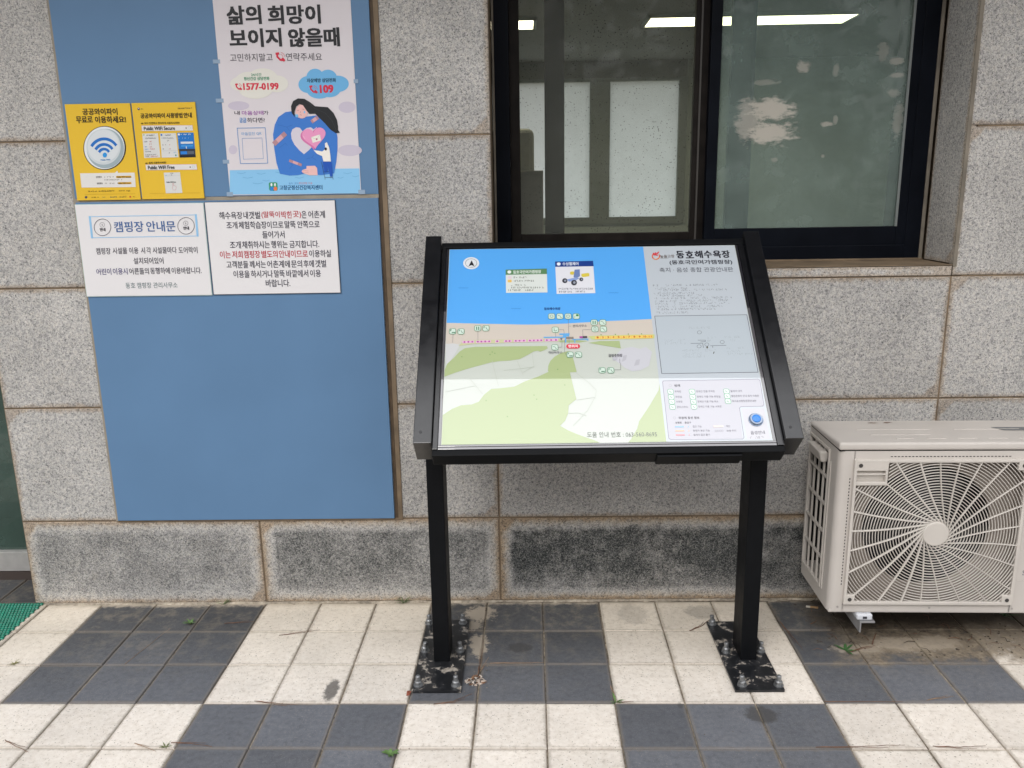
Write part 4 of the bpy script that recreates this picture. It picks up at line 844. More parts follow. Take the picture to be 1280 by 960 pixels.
# frame
LIP_DARK = plain('inner_lip_dark', (.022, .021, .026), .10, spec=.6)
m_ = MB()
m_.obox(SO, SU, SV, SN, (-.025, .9305), (-.034, .722), (-.055, -.004), MATT, .002)
m_.obox(SO, SU, SV, SN, (-.0255, .931), (-.035, -.016), (-.050, .002), MATT, .003)
m_.obox(SO, SU, SV, SN, (-.0255, .931), (.7005, .7225), (-.050, .004), MATT, .003)
m_.obox(SO, SU, SV, SN, (-.0255, -.0105), (-.0155, .700), (-.050, .0035), BLK, .002)
m_.obox(SO, SU, SV, SN, (.9118, .931), (-.0155, .700), (-.050, .0035), BLK, .002)
fr_ = part(m_, 'frame', sg)
LIP_LIT = plain('inner_lip_lit', (.10, .096, .105), .10, spec=.9); clear(LIP_LIT)  # lip is paler low down, dark above: mirrored sky put into its colour
m_ = MB()
for ra, rb in (((-.010, .9113), (-.0150, -.0075)), ((-.010, -.0015), (-.0072, .45)), ((.9028, .9113), (-.0072, .45))): m_.obox(SO, SU, SV, SN, ra, rb, (-.004, .0006), LIP_LIT, .0015)
m_.obox(SO, SU, SV, SN, (-.010, .9113), (-.0070, -.0010), (-.004, .0014), LIP_LIT, .0015)
for ra in ((-.010, -.0015), (.9028, .9113)): m_.obox(SO, SU, SV, SN, ra, (.4505, .6995), (-.004, .0006), LIP_DARK, .0015)
part(m_, 'lip', sg, fr_)
m_ = MB(); m_.obox(SO, SU, SV, SN, (.585, .815), (-.0425, -.0355), (-.052, -.006), MATT, .002); part(m_, 'speaker_box', sg)
# sloping side rails, closed at both ends
for ra in ((-.0760, -.0262), (.9315, .9805)):
    m_ = MB(); m_.obox(SO, SU, SV, SN, ra, (-.0045, .738), (-.080, .020), BLK, .0022)
    rl = part(m_, 'side_rail', sg)
    k = MB(); um = sum(ra)/2-.006; cpt = lambda v, n: SO+SU*um+SV*v+SN*n
    k.cyl(cpt(.030, .0195), cpt(.030, .0212), .0042, plain('rivet', (.03, .03, .034), .4), 14); part(k, 'rivet', sg, rl)

# printed face
sp_ = Plane(SO, SU, SV, SN)
FACE = plain('map_face', lin((197, 203, 195)), .3, spec=.4); clear(FACE)
m_ = MB(); m_.obox(SO, SU, SV, SN, (-.0012, PW+.0012), (-.0008, PH+.001), (-.0035, 0), FACE); face = part(m_, 'panel', sg)
q = Print(sp_, 0, True); e = Print(sp_, 0, True)
A_ = crop(540, 300, 3.693); B_ = crop(680, 305, 7.386); C_ = crop(670, 380, 8); T_ = crop(810, 305, 8.533); X_ = crop(815, 385, 8.533); L_ = crop(820, 465, 8.533); G_ = crop(545, 440, 4.491); D_ = crop(545, 305, 7.386)
E_ = lambda p: e.P.px(p)
left_end = lambda b: 0.0
sea_line = A_((1018, 365), (960, 368), (900, 371), (820, 374), (750, 378), (690, 382), (620, 386), (550, 389), (480, 391), (420, 391), (370, 390), (300, 388), (240, 387), (150, 385), (66, 383))
uR = sp_.px(A_((1013, 363))[0])[0]; uR0 = sp_.px(A_((976, 38))[0])[0]; uM = (uR+uR0)/2
sl2 = [sp_.px(p) for p in sea_line]; sl2[0] = (uM, sl2[0][1]); sl2[-1] = (.0, sl2[-1][1])
e.poly([(.0, PH), (uM, PH)]+sl2, '58acf6', 2, False)
sand = [sp_.px(p) for p in A_((64, 520), (100, 492), (135, 476), (300, 470), (520, 470), (620, 464), (720, 452), (880, 440), (1024, 436))]
sand[-1] = (uM, sand[-1][1]); sand[0] = (0, sand[0][1])
e.poly(sl2[::-1]+sand[::-1], 'd0c7bc', 2, False)
e.poly(A_((66, 590), (62, 480), (100, 478), (130, 484), (110, 520)), 'cdcfd0', 2.4)
GRN = 'aaba86'
def clampu(pts): return [(min(max(a, 0.0), uM), max(b, .0)) for a, b in (sp_.px(p) for p in pts)]
e.poly(clampu(A_((40, 600), (70, 572), (100, 545), (128, 515), (152, 500), (200, 494), (300, 492), (420, 491), (530, 490), (535, 500), (522, 508), (500, 516), (488, 512), (470, 515), (440, 532), (405, 550), (360, 557), (310, 560), (270, 566), (230, 577), (180, 590), (110, 612), (52, 632))), GRN, 3, False)
e.poly(A_((535, 605), (537, 580), (547, 558), (565, 540), (595, 522), (625, 514), (643, 516), (655, 560), (668, 610), (545, 616)), GRN, 3)
e.poly(clampu(G_((30, 355), (90, 320), (140, 300), (200, 295), (240, 280), (270, 240), (310, 208), (380, 202), (440, 195), (500, 165), (570, 140), (625, 115), (640, 108), (750, 108), (760, 150), (788, 265), (745, 300), (742, 345), (725, 385), (697, 415), (740, 440), (800, 465), (900, 500), (920, 530), (30, 530))), GRN, 3, False)
e.poly(clampu(G_((1270, 180), (1250, 215), (1200, 300), (1140, 390), (1130, 430), (1095, 490), (1080, 512), (1075, 530), (1300, 530))), GRN, 3, False)
e.poly(C_((520, 390), (640, 372), (835, 370), (848, 445), (700, 420)), GRN, 3)
e.poly(C_((230, 366), (300, 362), (440, 366), (520, 372), (440, 385), (240, 385)), GRN, 3)
# building plot and faint roads
e.poly(C_((850, 455), (900, 440), (960, 430), (1040, 450), (1100, 430), (1160, 480), (1130, 620), (1040, 665), (960, 675), (890, 640), (840, 600), (770, 550)), 'c8c9d0', 3)
for p in (((870, 520), (910, 510), (900, 560), (860, 580)), ((1000, 560), (1040, 555), (1030, 610), (980, 620)), ((760, 530), (820, 520), (810, 560), (770, 570))): e.poly(C_(*p), 'babac2', 4)
RDC = 'b9c0b4'
for p in (((190, 150), (260, 235)), ((315, 50), (350, 190)), ((455, 50), (490, 130)), ((540, 10), (550, 80), (490, 115)), ((50, 225), (220, 190)), ((380, 105), (550, 85))): e.line(G_(*p), .0011, RDC, 4)
e.line(G_((790, 120), (860, 175), (900, 215), (895, 250), (850, 330), (770, 415)), .0012, RDC, 4); e.line(G_((790, 270), (890, 255)), .001, RDC, 4); e.line(G_((745, 345), (800, 342), (845, 360)), .001, RDC, 4)
# camp pitches: pink strip and yellow strip
e.poly(A_((122, 490), (150, 463), (300, 461), (470, 458), (588, 456), (588, 469), (470, 472), (300, 477), (190, 481)), 'c9cba0', 4)
for x0, x1 in ((140, 195), (203, 272), (292, 310), (332, 368), (377, 435), (442, 512), (520, 582)): e.poly(A_((x0, 467-(x0-140)*.022), (x1, 466-(x1-140)*.022), (x1, 477-(x1-140)*.022), (x0, 478-(x0-140)*.022)), 'e2b2d6', 5)
for x in (150, 168, 186, 212, 228, 246, 264, 301, 342, 358, 387, 404, 424, 452, 470, 488, 504, 530, 550, 572): e.rrect(A_((x, 472-(x-140)*.022))[0], 2.0, 1.9, 'b0489f', 6, .3)
e.poly(C_((520, 325), (560, 322), (650, 316), (1000, 308), (1185, 306), (1185, 345), (1000, 350), (600, 357), (560, 356)), 'c9d088', 4)
e.poly(C_((590, 326), (1165, 312), (1165, 344), (592, 354)), 'f0cc6a', 5)
for k in range(11):
    x = 616+k*52.5; y = 337-k*.95
    q.line(C_((x+26, y-13), (x+26, y+14)), .0006, 'd2a83c', 3+3); q.text(str(k+1), C_((x-(9 if k < 9 else 14), y))[0], C_((x+(9 if k < 9 else 14), y-.3))[0], 18/8, 'c2642a', .03, 7)
for x, y in ((650, 310), (793, 306), (923, 303), (1055, 301)): e.rrect(C_((x, y))[0], 1.4, 1.2, '6f9a4c', 6)
for x, y in ((138, 540), (268, 530), (278, 518), (290, 524), (580, 598), (613, 670), (250, 742), (483, 736), (471, 717), (348, 816)): e.rrect(A_((x, y))[0], 1.6, 1.7, '8aa86c', 5, .5)
# blue walkways, buildings
for p, wd in ((((80, 336), (296, 334)), .0042), (((240, 305), (330, 303)), .0058), (((275, 322), (325, 318)), .006), (((297, 334), (296, 384)), .0038), (((366, 357), (520, 354)), .0034), (((388, 357), (388, 388)), .003), (((517, 354), (518, 366)), .003)): e.line(C_(*p), wd, '64ade6', 6)
e.line(C_((308, 343), (368, 341)), .0075, '8b8279', 7); e.line(C_((442, 335), (474, 334)), .0068, 'b04fa4', 7); e.line(C_((474, 334), (505, 333)), .0068, '57505a', 7); e.poly(C_((240, 345), (266, 344), (252, 368)), '6f6f74', 7)
for p in (((323, 155), (326, 270), (332, 400)), ((328, 224), (352, 224)), ((232, 258), (276, 258), (282, 296)), ((196, 290), (196, 330)), ((552, 258), (466, 260), (470, 330)), ((260, 366), (258, 434), (222, 436)), ((287, 360), (285, 480), (300, 515)), ((836, 550), (838, 590), (846, 600), (846, 660), (785, 660))): q.line(C_(*p), .0009, '77767c', 6)
for p in (((212, 422), (212, 462)), ((97, 437), (95, 475))): q.line(A_(*p), .0009, '8a898c', 6)
def icon(p, kind):
    e.rrect(p, 8.0, 6.8, 'd2e4d8', 8, .28, '3f8a60', .0013); x, y = p
    D = '3f7a5c'
    if kind == 0: q.text('P', (x-3, y-1.1), (x-1.2, y-1.1), 2.4, D, .02, 11); e.line([(x-.6, y+1.6), (x+2.8, y+1.6)], .003, D, 11)
    elif kind == 1: q.text('P', (x-2.8, y-1.1), (x-1.2, y-1.1), 2.0, D, .02, 11); q.line([(x+.2, y-1.2), (x+.6, y+.6), (x+2.4, y+1.8)], .0013, D, 11)
    elif kind == 2:
        for dx in (-1.3, 1.3): e.line([(x+dx, y-1.6), (x+dx, y+2)], .0028, '4f8a6a', 11)
    elif kind == 3: e.ring((x, y), 1.9, 1.6, .001, D, 11, 14)
    elif kind == 4: q.line([(x-1.6, y-1.8), (x-1.2, y+1.4), (x+1.0, y+1.5), (x+2.2, y+.2)], .0013, D, 11)
    elif kind == 5: e.rrect((x+1.2, y-1.2), 3.2, 2.4, '2f8a4c', 11, .3); q.line([(x-2, y+1.8), (x-1.6, y-.5)], .0012, D, 11)
    elif kind == 6: q.line([(x-2.4, y-1), (x-.4, y-.8)], .0014, D, 11); q.line([(x+.2, y-.4), (x+.8, y+1.2), (x+2.2, y+1.8)], .0013, D, 11)
    elif kind == 7: e.rrect((x, y), 2.6, 3.6, None, 11, .2, D, .0009)
for (x, y, k) in ((95, 423, 0), (134, 424, 1), (211, 409, 2), (249, 409, 1), (552, 354, 3), (590, 354, 6), (628, 354, 3), (666, 354, 5), (748, 382, 2), (788, 382, 6), (752, 413, 7), (791, 413, 6), (569, 416, 4), (567, 497, 6), (637, 531, 0), (676, 531, 1), (785, 603, 0), (825, 603, 1)): icon(A_((x, y))[0], k)
q.text('동호해수욕장', C_((80, 50))[0], C_((245, 48))[0], 26/8, '2a5a96', .035, 5); q.text('관리사무소', C_((366, 222))[0], C_((508, 219))[0], 26/8, '6b6a72', .012, 5); q.text('개인하우스', C_((120, 488))[0], C_((265, 487))[0], 26/8, '6b6a72', .012, 7); q.text('공영주차장', C_((724, 519))[0], C_((864, 517))[0], 30/8, '55545c', .02, 7)
e.rrect(C_((371, 425))[0], 138/8, 46/8, 'e0384e', 7, .5); q.text('현위치', C_((322, 426))[0], C_((418, 424))[0], 30/8, 'f6e6e8', .03, 9)
# compass, waves, two cards in the sea
e.ell(A_((181, 108))[0], 37/3.693, 28/3.693, 'e3e8ee', 4, 36); e.ring(A_((181, 108))[0], 26/3.693, 20/3.693, .0010, '3c3f4c', 6, 36); e.poly(A_((183, 95), (196, 122), (182, 117), (169, 123)), '22242c', 6)
for x, y in ((145, 222), (388, 317), (838, 244)):
    q.line([A_((x-22+k*5.5, y+(1.6 if k % 2 else -1.2)))[0] for k in range(9)], .0016, '3b8edb', 4)
e.poly(A_((340, 138), (530, 133), (533, 243), (342, 245)), 'dde3df', 4); e.poly(A_((340, 138), (530, 133), (531, 158), (340, 162)), '5c8a5e', 5)
e.ell(A_((357, 149))[0], 2.4, 2.0, 'eef2ee', 6); q.text('동호국민여가캠핑장', D_((712, 263))[0], D_((970, 258))[0], 30/7.386, 'e4ece4', .025, 7)
e.rrect(D_((680, 312))[0], 5, 3.4, 'e4d0dc', 6); e.rrect(D_((680, 344))[0], 5, 3.4, 'efc76a', 6)
for x0, x1, y in ((718, 838, 311), (718, 908, 343), (690, 820, 381), (690, 1005, 405), (665, 930, 429)): q.scribble(D_((x0, y))[0], D_((x1, y-1))[0], 2.6, '72786f', 6, .9)
e.poly(B_((102, 164), (452, 157), (474, 455), (117, 463)), 'e4e5ec', 4); e.poly(B_((102, 164), (452, 157), (458, 207), (104, 213)), '1c3f8c', 5)
e.ell(B_((136, 187))[0], 2.4, 2.0, 'eef0f6', 6); q.text('수상휠체어', B_((170, 187))[0], B_((318, 184))[0], 30/7.386, 'dfe4f0', .025, 7)
e.rrect(B_((262, 271))[0], 6, 4, 'dcc94e', 6, .4); e.poly(B_((345, 278), (405, 270), (418, 275), (418, 300), (360, 308), (345, 300)), 'dcc94e', 6); e.poly(B_((282, 240), (330, 237), (332, 300), (300, 318), (272, 310)), '6f86ba', 7); e.poly(B_((210, 330), (290, 312), (330, 318), (290, 340), (230, 350)), '8fa6d8', 7)
for x, y, r in ((192, 342, 24), (277, 360, 27), (344, 330, 18)): e.ell(B_((x, y))[0], r/7.386, r*.93/7.386, '3a3c46', 8); e.ell(B_((x+3, y))[0], r*.45/7.386, r*.42/7.386, '9aa0ae', 9)
for x0, x1, y in ((128, 450, 417), (140, 385, 443)): q.scribble(B_((x0, y))[0], B_((x1, y-2))[0], 2.6, '6c6f7c', 6, .92)
q.text('도움 안내 번호 : 063-560-8695', G_((848, 465))[0], G_((1240, 462))[0], 30/4.491, '5c6458', .008, 6)
# right hand column: tint, title, braille, tactile plan, legend
e.poly([(uM, 0), (PW, 0), (PW, PH), (uM, PH)], 'bfc7cf', 2, False)
e.ring(T_((84, 132))[0], 38/8.533, 34/8.533, .0034, 'e0603c', 4, 24, -PI*.15, PI*1.25); e.ring(T_((80, 135))[0], 38/8.533, 28/8.533, .002, 'eda23c', 4.6, 18, PI*.1, PI*.7)
for p in (((55, 100), (80, 112)), ((78, 96), (92, 110)), ((112, 88), (98, 106)), ((60, 118), (100, 122))): e.line(T_(*p), .004, 'd8404a', 5)
q.text('높을고창', T_((128, 135))[0], T_((282, 131))[0], 32/8.533, '6a5a52', .012, 5); q.line(T_((132, 157), (216, 155)), .0008, '8a807a', 5)
for ch_, x0, x1 in (('동', 300, 385), ('호', 398, 485), ('해', 497, 583), ('수', 594, 680), ('욕', 690, 778), ('장', 786, 872)): q.text(ch_, T_((x0, 117-(x0-300)*.012))[0], T_((x1, 116-(x1-300)*.012))[0], 76/8.533, '2b2c36', .03, 5)
q.text('(동호국민여가캠핑장)', T_((228, 202))[0], T_((898, 195))[0], 52/8.533, '33343e', .022, 5); q.text('촉지 · 음성 종합 관광안내판', T_((122, 280))[0], T_((906, 272))[0], 50/8.533, '4c4d57', .008, 5)
br = MB(); BR = plain('braille_dot', lin((66, 68, 76)), .4, spec=.7); rb = random.Random(4)
def dots(a0, a1, b_, fill=.78, cell=.0056, rows=3):
    a = a0
    while a < a1:
        if rb.random() < fill:
            for cx_ in (0, .0023):
                for ry in range(rows):
                    if rb.random() < .45:
                        p = [sp_.pt(a+cx_+.0010*math.cos(t), b_-.0025*ry+.0010*math.sin(t), .0006) for t in (0, PI/3, 2*PI/3, PI, 4*PI/3, 5*PI/3)]
                        br.add(p+[sp_.pt(a+cx_, b_-.0025*ry, .0011)], [(k, (k+1) % 6, 6) for k in range(6)], BR, True)
        a += cell
for k, (x0, x1, y) in enumerate(((55, 740, 445), (60, 420, 480), (62, 855, 498), (65, 490, 530), (70, 580, 555), (72, 890, 582), (76, 880, 612), (80, 885, 640), (85, 810, 672), (90, 720, 700), (95, 460, 735))):
    a0, b0 = sp_.px(T_((x0, y-8))[0]); a1, b1 = sp_.px(T_((x1, y-8-(x1-x0)*.012))[0]); dots(a0, a1, b0)
for x0, x1, y in ((378, 630, 215), (590, 690, 318), (590, 690, 350), (775, 935, 312), (790, 885, 345), (135, 345, 350), (140, 385, 380), (325, 520, 455), (330, 525, 490), (330, 570, 520), (568, 690, 455), (795, 1010, 430), (800, 955, 465), (810, 1060, 495)):
    a0, b0 = sp_.px(X_((x0, y-8))[0]); a1, b1 = sp_.px(X_((x1, y-8))[0]); dots(a0, a1, b0)
a0, b0 = sp_.px(L_((1005, 690))[0]); a1, _ = sp_.px(L_((1180, 690))[0]); dots(a0, a1, b0)
part(br, 'braille', sg, face)
def uvbox(pts, wd, col, lay): q.line(pts, wd, col, lay, closed=True)
cs = [sp_.px(p) for p in X_((30, 90), (1010, 72), (1130, 686), (102, 702))]
ua, ub = (cs[0][0]+cs[3][0])/2, (cs[1][0]+cs[2][0])/2; va, vb = (cs[2][1]+cs[3][1])/2, (cs[0][1]+cs[1][1])/2
e.poly([(ua, va), (ub, va), (ub, vb), (ua, vb)], 'b9c3cb', 3, False); q.line([(ua, va), (ub, va), (ub, vb), (ua, vb)], .0016, '5d5f66', 4, False, True)
for x, y in ((505, 262), (748, 365), (502, 411), (584, 391)): q.ring(X_((x, y))[0], 22/8.533, 17/8.533, .0011, '6b6e74', 4, 18)
for p in (((490, 345), (568, 345), (568, 360), (518, 364)), ((412, 380), (540, 378), (548, 425)), ((622, 405), (790, 400)), ((645, 405), (648, 425))): q.line(X_(*p), .0015, '6b6e74', 4)
e.ell(X_((588, 422))[0], 1.1, 1.5, '5c5848', 5); e.line(X_((655, 488), (662, 470)), .0024, '55524a', 5)
# legend: one outline with a notch for the button
leg = L_((70, 110), (82, 96), (560, 88), (1085, 78), (1108, 92), (1150, 350), (1135, 366), (905, 372), (890, 384), (938, 700), (925, 717), (160, 722), (135, 708))
ls_ = [sp_.px(p) for p in leg]
uL = (sp_.px(L_((70, 110))[0])[0]+sp_.px(L_((133, 708))[0])[0])/2
e.poly([(uL, ls_[11][1]), (uL+.006, ls_[11][1]-.006) if False else (uL+.005, ls_[11][1]), (ls_[10][0], ls_[11][1]), (ls_[8][0], ls_[7][1]), (ls_[5][0], ls_[7][1]), (ls_[4][0], ls_[3][1]), (uL, ls_[3][1])], 'babac4', 3, False)
q.line(leg, .0012, '75728a', 4, closed=True)
q.ring(L_((152, 146))[0], 1.6, 1.6, .0007, 'a3a1aa', 4, 12); q.text('범례', L_((196, 148))[0], L_((256, 146))[0], 26/8.533, '3c3a44', .02, 5)
q.ring(L_((196, 492))[0], 1.6, 1.5, .0007, 'a3a1aa', 4, 12); q.text('무장애 동선 정보', L_((240, 492))[0], L_((462, 489))[0], 26/8.533, '3c3a44', .02, 5)
def licon(x, y, k): e.rrect(L_((x, y))[0], 7, 6, 'cfe0d6', 5, .3, '4fa478', .0012); q.line(L_((x-12, y-6), (x-4, y+2), (x+10, y+10)) if k != 2 else L_((x-8, y-10), (x-8, y+10)), .0012, '4f8f6c', 8)
for y, t in ((212, '주차장'), (268, '화장실'), (320, '샤워장'), (376, '관리사무소')):
    x = 154+(y-212)*.13; licon(x, y, 1); w_ = 68 if len(t) == 3 else 120; q.text(t, L_((x+46, y-1))[0], L_((x+46+w_, y-2))[0], 23/8.533, '62606c', .006, 5)
for y, t, w_ in ((212, '장애인 전용 주차장', 198), (268, '장애인 이용 가능 화장실', 250), (320, '장애인 이용 가능 숙소', 222), (374, '장애인 이용 가능 샤워장', 250)):
    x = 384+(y-212)*.13; licon(x, y, 1); q.text(t, L_((x+44, y-3))[0], L_((x+44+w_, y-5))[0], 23/8.533, '62606c', .006, 5)
for y, t, w_ in ((208, '휠체어 대여', 120), (260, '열린관광지 안내 점자 이용판', 295), (314, '촉지음성종합관광안내판', 258)):
    x = 750+(y-208)*.16; licon(x, y, 1); q.text(t, L_((x+44, y-2))[0], L_((x+44+w_, y-5))[0], 23/8.533, '62606c', .006, 5)
q.text('보행로', L_((206, 543))[0], L_((274, 542))[0], 22/8.533, '4c4a54', .012, 5); q.text('출입구', L_((304, 542))[0], L_((374, 541))[0], 22/8.533, '4c4a54', .012, 5)
for y, col, t, w_ in ((586, '7fb8ea', '접근 가능', 96), (630, 'eab48e', '동행자 동반 가능', 178), (674, 'd8848c', '휠체어 접근 불가', 176)):
    x = 206+(y-586)*.11; e.line(L_((x, y), (x+86, y-1)), .0038, col, 5); e.poly(L_((x+134, y-8), (x+148, y-1), (x+134, y+8)), col, 5); q.text(t, L_((x+184, y-2))[0], L_((x+184+w_, y-4))[0], 23/8.533, '62606c', .006, 5)
e.line(L_((620, 582), (712, 580)), .0058, 'e0cdc6', 5); q.text('계단', L_((746, 580))[0], L_((790, 579))[0], 22/8.533, '62606c', .006, 5); q.text('보행 주의', L_((752, 629))[0], L_((852, 627))[0], 22/8.533, '62606c', .006, 5)
for k in range(4): q.ring(L_((640+k*22, 629))[0], 1.3, 1.1, .0007, '9c9aa4', 5, 10)
e.poly([(sp_.px(L_((915, 392))[0])[0], .004), (PW-.006, .004), (PW-.006, sp_.px(L_((1000, 390))[0])[1]), (sp_.px(L_((915, 392))[0])[0], sp_.px(L_((1000, 390))[0])[1])], 'c2c2ca', 3, False)
q.text('음성안내', L_((1008, 650))[0], L_((1160, 645))[0], 38/8.533, '55535f', .012, 5)
e.build('map', sg, face); q.build('lettering', sg, face)
# push button
ba, bb = sp_.px(L_((1064, 512))[0]); BO = lambda n: sp_.pt(ba, bb, n)
m_ = MB(); STEEL = plain('button_collar', (.30, .36, .46), .22, metal=.9); m_.cyl(BO(0), BO(.003), .0205, STEEL, 36); m_.cyl(BO(.003), BO(.0085), .0192, STEEL, 36, .0165); bt = part(m_, 'button', sg)
m_ = MB(); BC = plain('blue_button_cap', (.05, .25, .75), .18, spec=.6); rr_ = [(.0122, .0086), (.0120, .0100), (.0105, .0112), (.0070, .0120), (.0, .0122)]
for (r0, n0), (r1, n1) in zip(rr_, rr_[1:]): m_.cyl(BO(n0), BO(n1), r0, BC, 28, max(r1, .0001), False)
part(m_, 'button_cap', sg, bt)

# ------------------------------------------------------------------ air conditioner on wall brackets
ACP = plain('ac_cream_plastic', lin((198, 192, 185)), .42, spec=.4, var=.05, scale=12)
ACM = plain('ac_cream_metal', lin((196, 190, 184)), .40, spec=.45, var=.06, scale=7)
ACD = plain('ac_inside_dark', (.008, .007, .0085), .8, spec=.15)
ACI = plain('ac_inner_plate', lin((150, 140, 131)), .7, var=.1, scale=10)
ac = thing('air_conditioner', 'cream outdoor air conditioner unit with a round fan grille mounted low on the granite wall', 'air conditioner', (.9290, -.362, .150))
ac.rotation_euler = (0, 0, math.radians(-1.4))
def acp(mb, name, sub=None): return mb.build(name, (0, 0, 0), sub if sub else ac)
AW, AD, AH = .79, .272, .523
GX0, GX1, GZ0, GZ1 = .043, .5535, .028, .498; HX, HZ = .300, .263
m_ = MB()
def corner_profile(x0, sgn, x_in):
    """rounded front corner running up the unit; sgn +1 for the left end"""
    R = .020; pts = [(x0, .060)]+[(x0+sgn*(R-R*math.cos(t)), R-R*math.sin(t)) for t in [PI/2*k/8 for k in range(9)]]+[(x_in, 0)]
    vs = [(x, y, 0) for x, y in pts]+[(x, y, AH) for x, y in pts]; n = len(pts)
    m_.add(vs, [(k, k+1, n+k+1, n+k) if sgn > 0 else (k+1, k, n+k, n+k+1) for k in range(n-1)], ACM, True)
corner_profile(0, 1, GX0+.004); corner_profile(AW, -1, GX1-.004)
m_.add([(GX0, 0, GZ1-.004), (GX1, 0, GZ1-.004), (GX1, 0, AH), (GX0, 0, AH)], [(0, 1, 2, 3)], ACM)
m_.add([(GX0, 0, 0), (GX1, 0, 0), (GX1, 0, GZ0+.004), (GX0, 0, GZ0+.004)], [(0, 1, 2, 3)], ACM)
m_.box((.004, .002, -.004), (AW-.004, AD-.002, .006), ACM, .002); m_.box((.0, AD-.003, 0), (AW, AD, AH), ACM, .001); m_.box((AW-.003, .060, 0), (AW, AD-.003, AH), ACM, .001)
for z in (.105, .205): m_.box((GX1+.012, -.0008, z), (AW-.022, .001, z+.002), ACM, .0004)
for (x, z) in ((.030, .016), (.31, .014), (.56, .013)): m_.cyl((x, .0005, z), (x, -.0016, z), .0032, plain('screw', (.35, .33, .31), .5), 12)
# left end round the side louvres
SY0, SY1, SZ0, SZ1 = .085, .258, .050, .497
m_.add([(0, .060, 0), (0, SY0, 0), (0, SY0, AH), (0, .060, AH)], [(0, 3, 2, 1)], ACM); m_.add([(0, SY1, 0), (0, AD, 0), (0, AD, AH), (0, SY1, AH)], [(0, 3, 2, 1)], ACM)
m_.add([(0, SY0, 0), (0, SY1, 0), (0, SY1, SZ0), (0, SY0, SZ0)], [(0, 3, 2, 1)], ACM); m_.add([(0, SY0, SZ1), (0, SY1, SZ1), (0, SY1, AH), (0, SY0, AH)], [(0, 3, 2, 1)], ACM)
m_.box((-.003, .062, .045), (.001, .072, .47), ACP, .0012)
case = acp(m_, 'casing')
m_ = MB(); m_.box((-.004, -.005, AH+.0025), (AW+.004, AD+.004, AH+.027), ACM, .010, 4)
for (a, b_, y0, y1) in ((.10, .33, .150, .152), (.12, .30, .085, .087), (.40, .60, .150, .152), (.18, .235, .040, .042), (.27, .325, .040, .042), (.36, .415, .040, .042), (.45, .505, .040, .042), (.54, .595, .040, .042), (.63, .69, .040, .042)): m_.box((a, y0, AH+.0262), (b_, y1+.004, AH+.0285), ACM, .0008)
SLOPE = lambda mb: setattr(mb, 'v', [(x, y, z-max(0, y)*.040*max(0, min(1, (z-AH-.003)/.02))) for x, y, z in mb.v])
SLOPE(m_); cap = acp(m_, 'top_cover')
m_ = MB(); RUST = plain('rust_spot', (.16, .085, .045), .9, var=.4, scale=90)
for cx_, cy_, rx, ry in ((.185, .238, .018, .006), (.235, .243, .016, .006), (.225, .236, .010, .003)):
    rn = random.Random(int(cx_*1000)); m_.add([(cx_+rx*math.cos(2*PI*k/14)*rn.uniform(.6, 1.1), cy_+ry*math.sin(2*PI*k/14)*rn.uniform(.6, 1.1), AH+.0278) for k in range(14)], [list(range(14))], RUST)
SLOPE(m_); acp(m_, 'rust_patch', cap)
m_ = MB(); m_.add([(.545, .135, AH+.0282), (.72, .135, AH+.0282), (.72, .175, AH+.0282), (.525, .175, AH+.0282)], [(0, 1, 2, 3)], plain('dark_label', (.14, .15, .16), .35, var=.3, scale=30)); SLOPE(m_); acp(m_, 'sticker', cap)
m_ = MB(); m_.box((.0005, .0005, AH-.001), (AW-.0005, AD, AH+.003), ACD); acp(m_, 'seam', cap)
# side louvres
m_ = MB(); m_.box((.050, SY0-.005, SZ0-.005), (.054, SY1+.005, SZ1+.005), ACD); m_.box((.012, SY1+.001, SZ0), (.050, SY1+.004, SZ1), ACD); m_.box((.012, SY0-.004, SZ0), (.050, SY0-.001, SZ1), ACD)
for a, b_ in ((SY0-.008, SY0+.002), (SY1-.002, SY1+.008)): m_.box((-.004, a, SZ0-.008), (.008, b_, SZ1+.008), ACP, .002)
for a, b_ in ((SZ0-.008, SZ0+.002), (SZ1-.002, SZ1+.008)): m_.box((-.0038, SY0+.002, a), (.008, SY1-.002, b_), ACP, .002)
for k in range(1, 4):
    y = SY0+(SY1-SY0)*k/4; m_.box((-.001, y-.0045, SZ0), (.0045, y+.0045, SZ1), ACP, .001)
for k in range(1, 5):
    z = SZ0+(SZ1-SZ0)*k/5; m_.box((-.002, SY0, z-.0045), (.0045, SY1, z+.0045), ACP, .001)
lou = acp(m_, 'side_grille')
m_ = MB(); b = bmesh.new(); bmesh.ops.create_cube(b, size=1)
for v in b.verts: v.co = Vector((-.006+v.co.x*.034*(1 if v.co.z > 0 else .55), .168+v.co.y*.118, .468+v.co.z*.036))
bmesh.ops.bevel(b, geom=b.edges[:], offset=.007, segments=3, profile=.6, affect='EDGES'); m_.bm(b, ACP); acp(m_, 'handle', lou)
